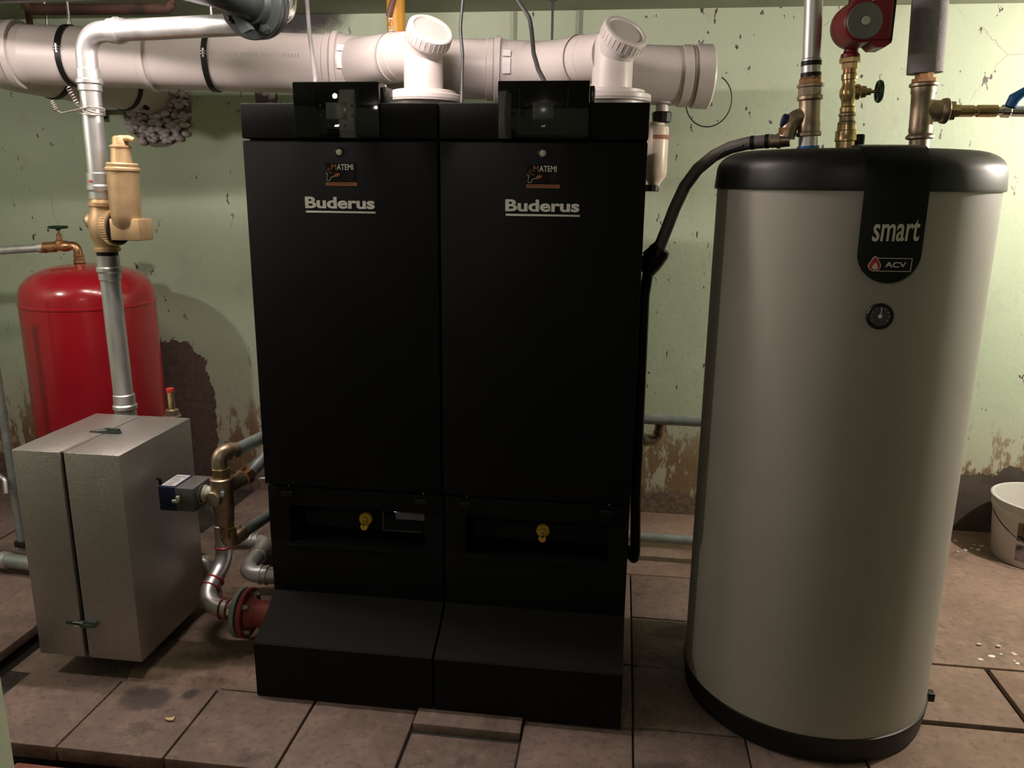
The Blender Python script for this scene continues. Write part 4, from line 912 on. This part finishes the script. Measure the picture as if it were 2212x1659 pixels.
obj('press_ring', along((-1.205, 2.40, .212), (-1.1, 2.40, .22), [(0, .0265), (.002, .031), (.010, .031), (.012, .028), (.02, .028), (.022, .031), (.028, .031), (.03, .0265)], 26), GALV, t)
obj('press_ring', along((-1.142, 2.315, .211), (-1.14, 2.2, .203), [(0, .0265), (.002, .031), (.008, .031), (.010, .0265)], 26), GALV, t)
obj('press_ring', along((-1.085, 2.20, .202), (-.9, 2.20, .2), [(0, .0265), (.002, .031), (.010, .031), (.012, .028), (.02, .028), (.022, .031), (.03, .031), (.032, .0265)], 26), GALV, t)
obj('entry_nut', along((-1.012, 2.20, .2007), (-.9, 2.20, .2), [(0, .038), (.03, .038)], 6), GALV, t, sharp=20)
t = thing('stub_pipe', 'short silver stub with red ring behind the lower corner of the box', 'pipe', (-1.32, 2.33, .0))
obj('stub', spipe(B(), [(-1.45, 2.34, .155), (-1.325, 2.335, .158), (-1.318, 2.335, .02)], .026, .04), GALV, t)
obj('press_ring', along((-1.36, 2.3365, .157), (-1.3, 2.334, .1585), [(0, .026), (.002, .0295), (.008, .0295), (.010, .026)], 24), REDRING, t)
single('black_rubber_channel', B().box((-1.30, 2.62, .0), (-.97, 2.68, .06), .006), BLKPL, 'low black rubber strip on the floor behind the zigzag pipe', 'strip')
single('round_plug', B().lathe((-1.03, 2.42, .375), (-.7, -.7, 0), [(0, .020), (.02, .020), (.024, .016), (.024, 0)], 20), ROD, 'small round silver plug at the left boiler side below the side pipe', 'plug')

# ================================================================== LEFT EDGE PIPES
t = thing('conduit', 'thin grey vertical conduit at the far left beside the red vessel', 'conduit', (-2.205, 2.555, 0))
obj('tube', cyl((-2.205, 2.555, .03), (-2.205, 2.555, 1.0), .0135, 16), STEEL, t)
obj('foot_clip', B().box((-2.225, 2.54, .05), (-2.185, 2.57, .075), .003), DARKROD, t)
t = thing('floor_pipe', 'grey pipe lying along the floor left of the metal box', 'pipe', (-2.0, 2.42, 0))
obj('pipe', B().tube([(-2.75, 2.48, .045), (-2.16, 2.44, .05), (-1.66, 2.40, .045)], .0255, 18, bend=.1), STEEL, t)
obj('coupling', along((-2.20, 2.443, .05), (-2.1, 2.436, .0495), [(0, .026), (.003, .031), (.03, .031), (.033, .026)], 20), GALV, t)
single('braided_hose', B().tube([(-2.32, 2.55, .36), (-2.24, 2.53, .345), (-2.205, 2.52, .33), (-2.19, 2.50, .285)], .010, 14, bend=.02), ROD, 'short braided steel hose end crossing the grey conduit', 'hose')

# ================================================================== BUCKET, DEBRIS
bx_, by_ = 1.66, 3.17
t = thing('bucket', 'white plastic bucket with wire handle standing against the right wall', 'bucket', (bx_, by_, 0))
obj('pail', B().lathe((bx_, by_, .002), (0, 0, 1), [(0, 0), (0, .145), (.004, .148), (.20, .166), (.204, .172), (.215, .172), (.218, .168), (.235, .170), (.24, .178), (.246, .178), (.249, .173), (.247, .166), (.03, .142), (.012, .14), (.012, 0)], 60), BUCKET, t)
hd = [(bx_-.176*math.cos(a), by_-.182*math.sin(a)*.98, .195-.10*math.sin(a)) for a in [math.pi*k/24 for k in range(25)]]
obj('wire_handle', B().tube(hd, .0022, 6), DARKROD, t)
def buckpt(an, z): r = .149+.0915*z*1.0+.0012; a = R_(an); return Vector((bx_+r*math.sin(a), by_-r*math.cos(a), z))
def decal(nm, a0, a1, z0, z1, m):
    vs = []
    for k in range(7):
        an = a0+(a1-a0)*k/6
        for z in (z0, z1): p = buckpt(an, z); q = Vector((p.x-bx_, p.y-by_, 0)).normalized(); vs += [p, p+q*.0008]
    fs = []
    for k in range(6): i = 4*k; fs += [(i+1, i+5, i+7, i+3), (i, i+2, i+6, i+4), (i, i+4, i+5, i+1), (i+2, i+3, i+7, i+6)]
    return obj(nm, B().add(vs, fs), m, t)
decal('picture_label', -50, -20, .135, .185, BUCKLAB); decal('dark_label', -50, -20, .113, .133, BLKPL); decal('smudged_label', -50, -22, .03, .095, mat('smudged_purple_print', (.22, .18, .22), .6, 0, .8, 30))
def chip(loc, s_, m, label, cat, group=None):
    n_ = rnd.randint(5, 8); poly = [(s_*rnd.uniform(.5, 1)*math.cos(k/n_*6.283), s_*rnd.uniform(.4, .8)*math.sin(k/n_*6.283)) for k in range(n_)]
    return single('paint_chip' if group else 'paper_scrap', B().prism(poly, loc, (1, 0, .05), (0, 1, .05), (0, 0, .004)), m, label, cat, group)
CHIPM = mat('pale_paint_flake', (.60, .56, .40), .7, 0, .1)
single('paper_scrap', B().prism([(-.014, 0), (.004, .006), (.012, .012), (.014, -.005), (0, -.007)], (-1.145, 1.745, .002), (1, 0, 0), (0, 1, 0), (0, 0, .004)), mat('tan_card', (.55, .40, .24), .8), 'torn tan paper scrap lying on the front slab left of the boilers', 'paper scrap')
for k in range(26):
    if k < 16: p = (rnd.gauss(1.24, .045), rnd.gauss(2.40, .04), .004)
    else: p = (rnd.uniform(1.36, 1.56), rnd.uniform(3.12, 3.3), .002)
    chip(p, rnd.uniform(.006, .018 if k < 16 else .012), CHIPM if k % 3 else WHITE, 'pale flake of wall paint in the cluster beside the open slab joint' if k < 16 else 'pale flake of wall paint lying at the wall foot near the bucket', 'paint chip', 'paint flakes by the slab joint' if k < 16 else 'paint flakes near the bucket')

# ================================================================== LAMPS
for k, (p, pw, col, lab) in enumerate(LAMPS):
    p = Vector(p); t = thing('ceiling_lamp', lab, 'lamp', (p.x, p.y, CEIL-.12), 'bare bulb lamps')
    r = .032
    hb = CEIL-p.z-r+.004
    obj('rose', B().lathe((p.x, p.y, CEIL), (0, 0, -1), [(0, .045), (.008, .045), (.014, .03), (.02, .018 if hb < .1 else .004), (hb-.045 if hb > .1 else .03, .018 if hb < .1 else .004), (hb-.04 if hb > .1 else .031, .018), (hb, .018)], 24), BLKPL, t)
    vs = [(-r*math.cos(R_(a)), r*math.sin(R_(a))) for a in range(0, 181, 15)]
    obj('bulb', B().lathe(p, (0, 0, 1), [(a, max(b_, 1e-5)) for a, b_ in vs], 20), emit('frosted_bulb', (1, .9, .8), 6), t)
    ld = bpy.data.lights.new('bulb_light', 'POINT'); ld.energy = pw; ld.color = col; ld.shadow_soft_size = r
    lo = bpy.data.objects.new('bulb_light', ld); COL.objects.link(lo); lo.parent = t; lo.location = p-Vector((0, 0, 2*r+.004))-OFF[t.name]

t = thing('ceiling_lamp', 'fluorescent batten lamp on the ceiling above the boiler fronts', 'lamp', ((TUBE['x0']+TUBE['x1'])/2, TUBE['y'], TUBE['z']))
obj('batten', B().box((TUBE['x0']-.02, TUBE['y']-.03, TUBE['z']+.026), (TUBE['x1']+.02, TUBE['y']+.03, CEIL), .003), WHITE, t)
for x in (TUBE['x0']-.012, TUBE['x1']+.012): obj('tube_holder', B().box((x-.008, TUBE['y']-.014, TUBE['z']-.014), (x+.008, TUBE['y']+.014, TUBE['z']+.028), .002), WHITE, t)
m = bpy.data.materials.new('tube_glow'); nt, bb = nodes_of(m); r = .013; ar = 2*math.pi*r*(TUBE['x1']-TUBE['x0'])
bb.inputs['Base Color'].default_value = (.8, .8, .8, 1); bb.inputs['Emission Color'].default_value = (*TUBE['col'], 1); bb.inputs['Emission Strength'].default_value = TUBE['power']/(math.pi*ar)
obj('tube', cyl((TUBE['x0'], TUBE['y'], TUBE['z']), (TUBE['x1'], TUBE['y'], TUBE['z']), r, 6), m, t)
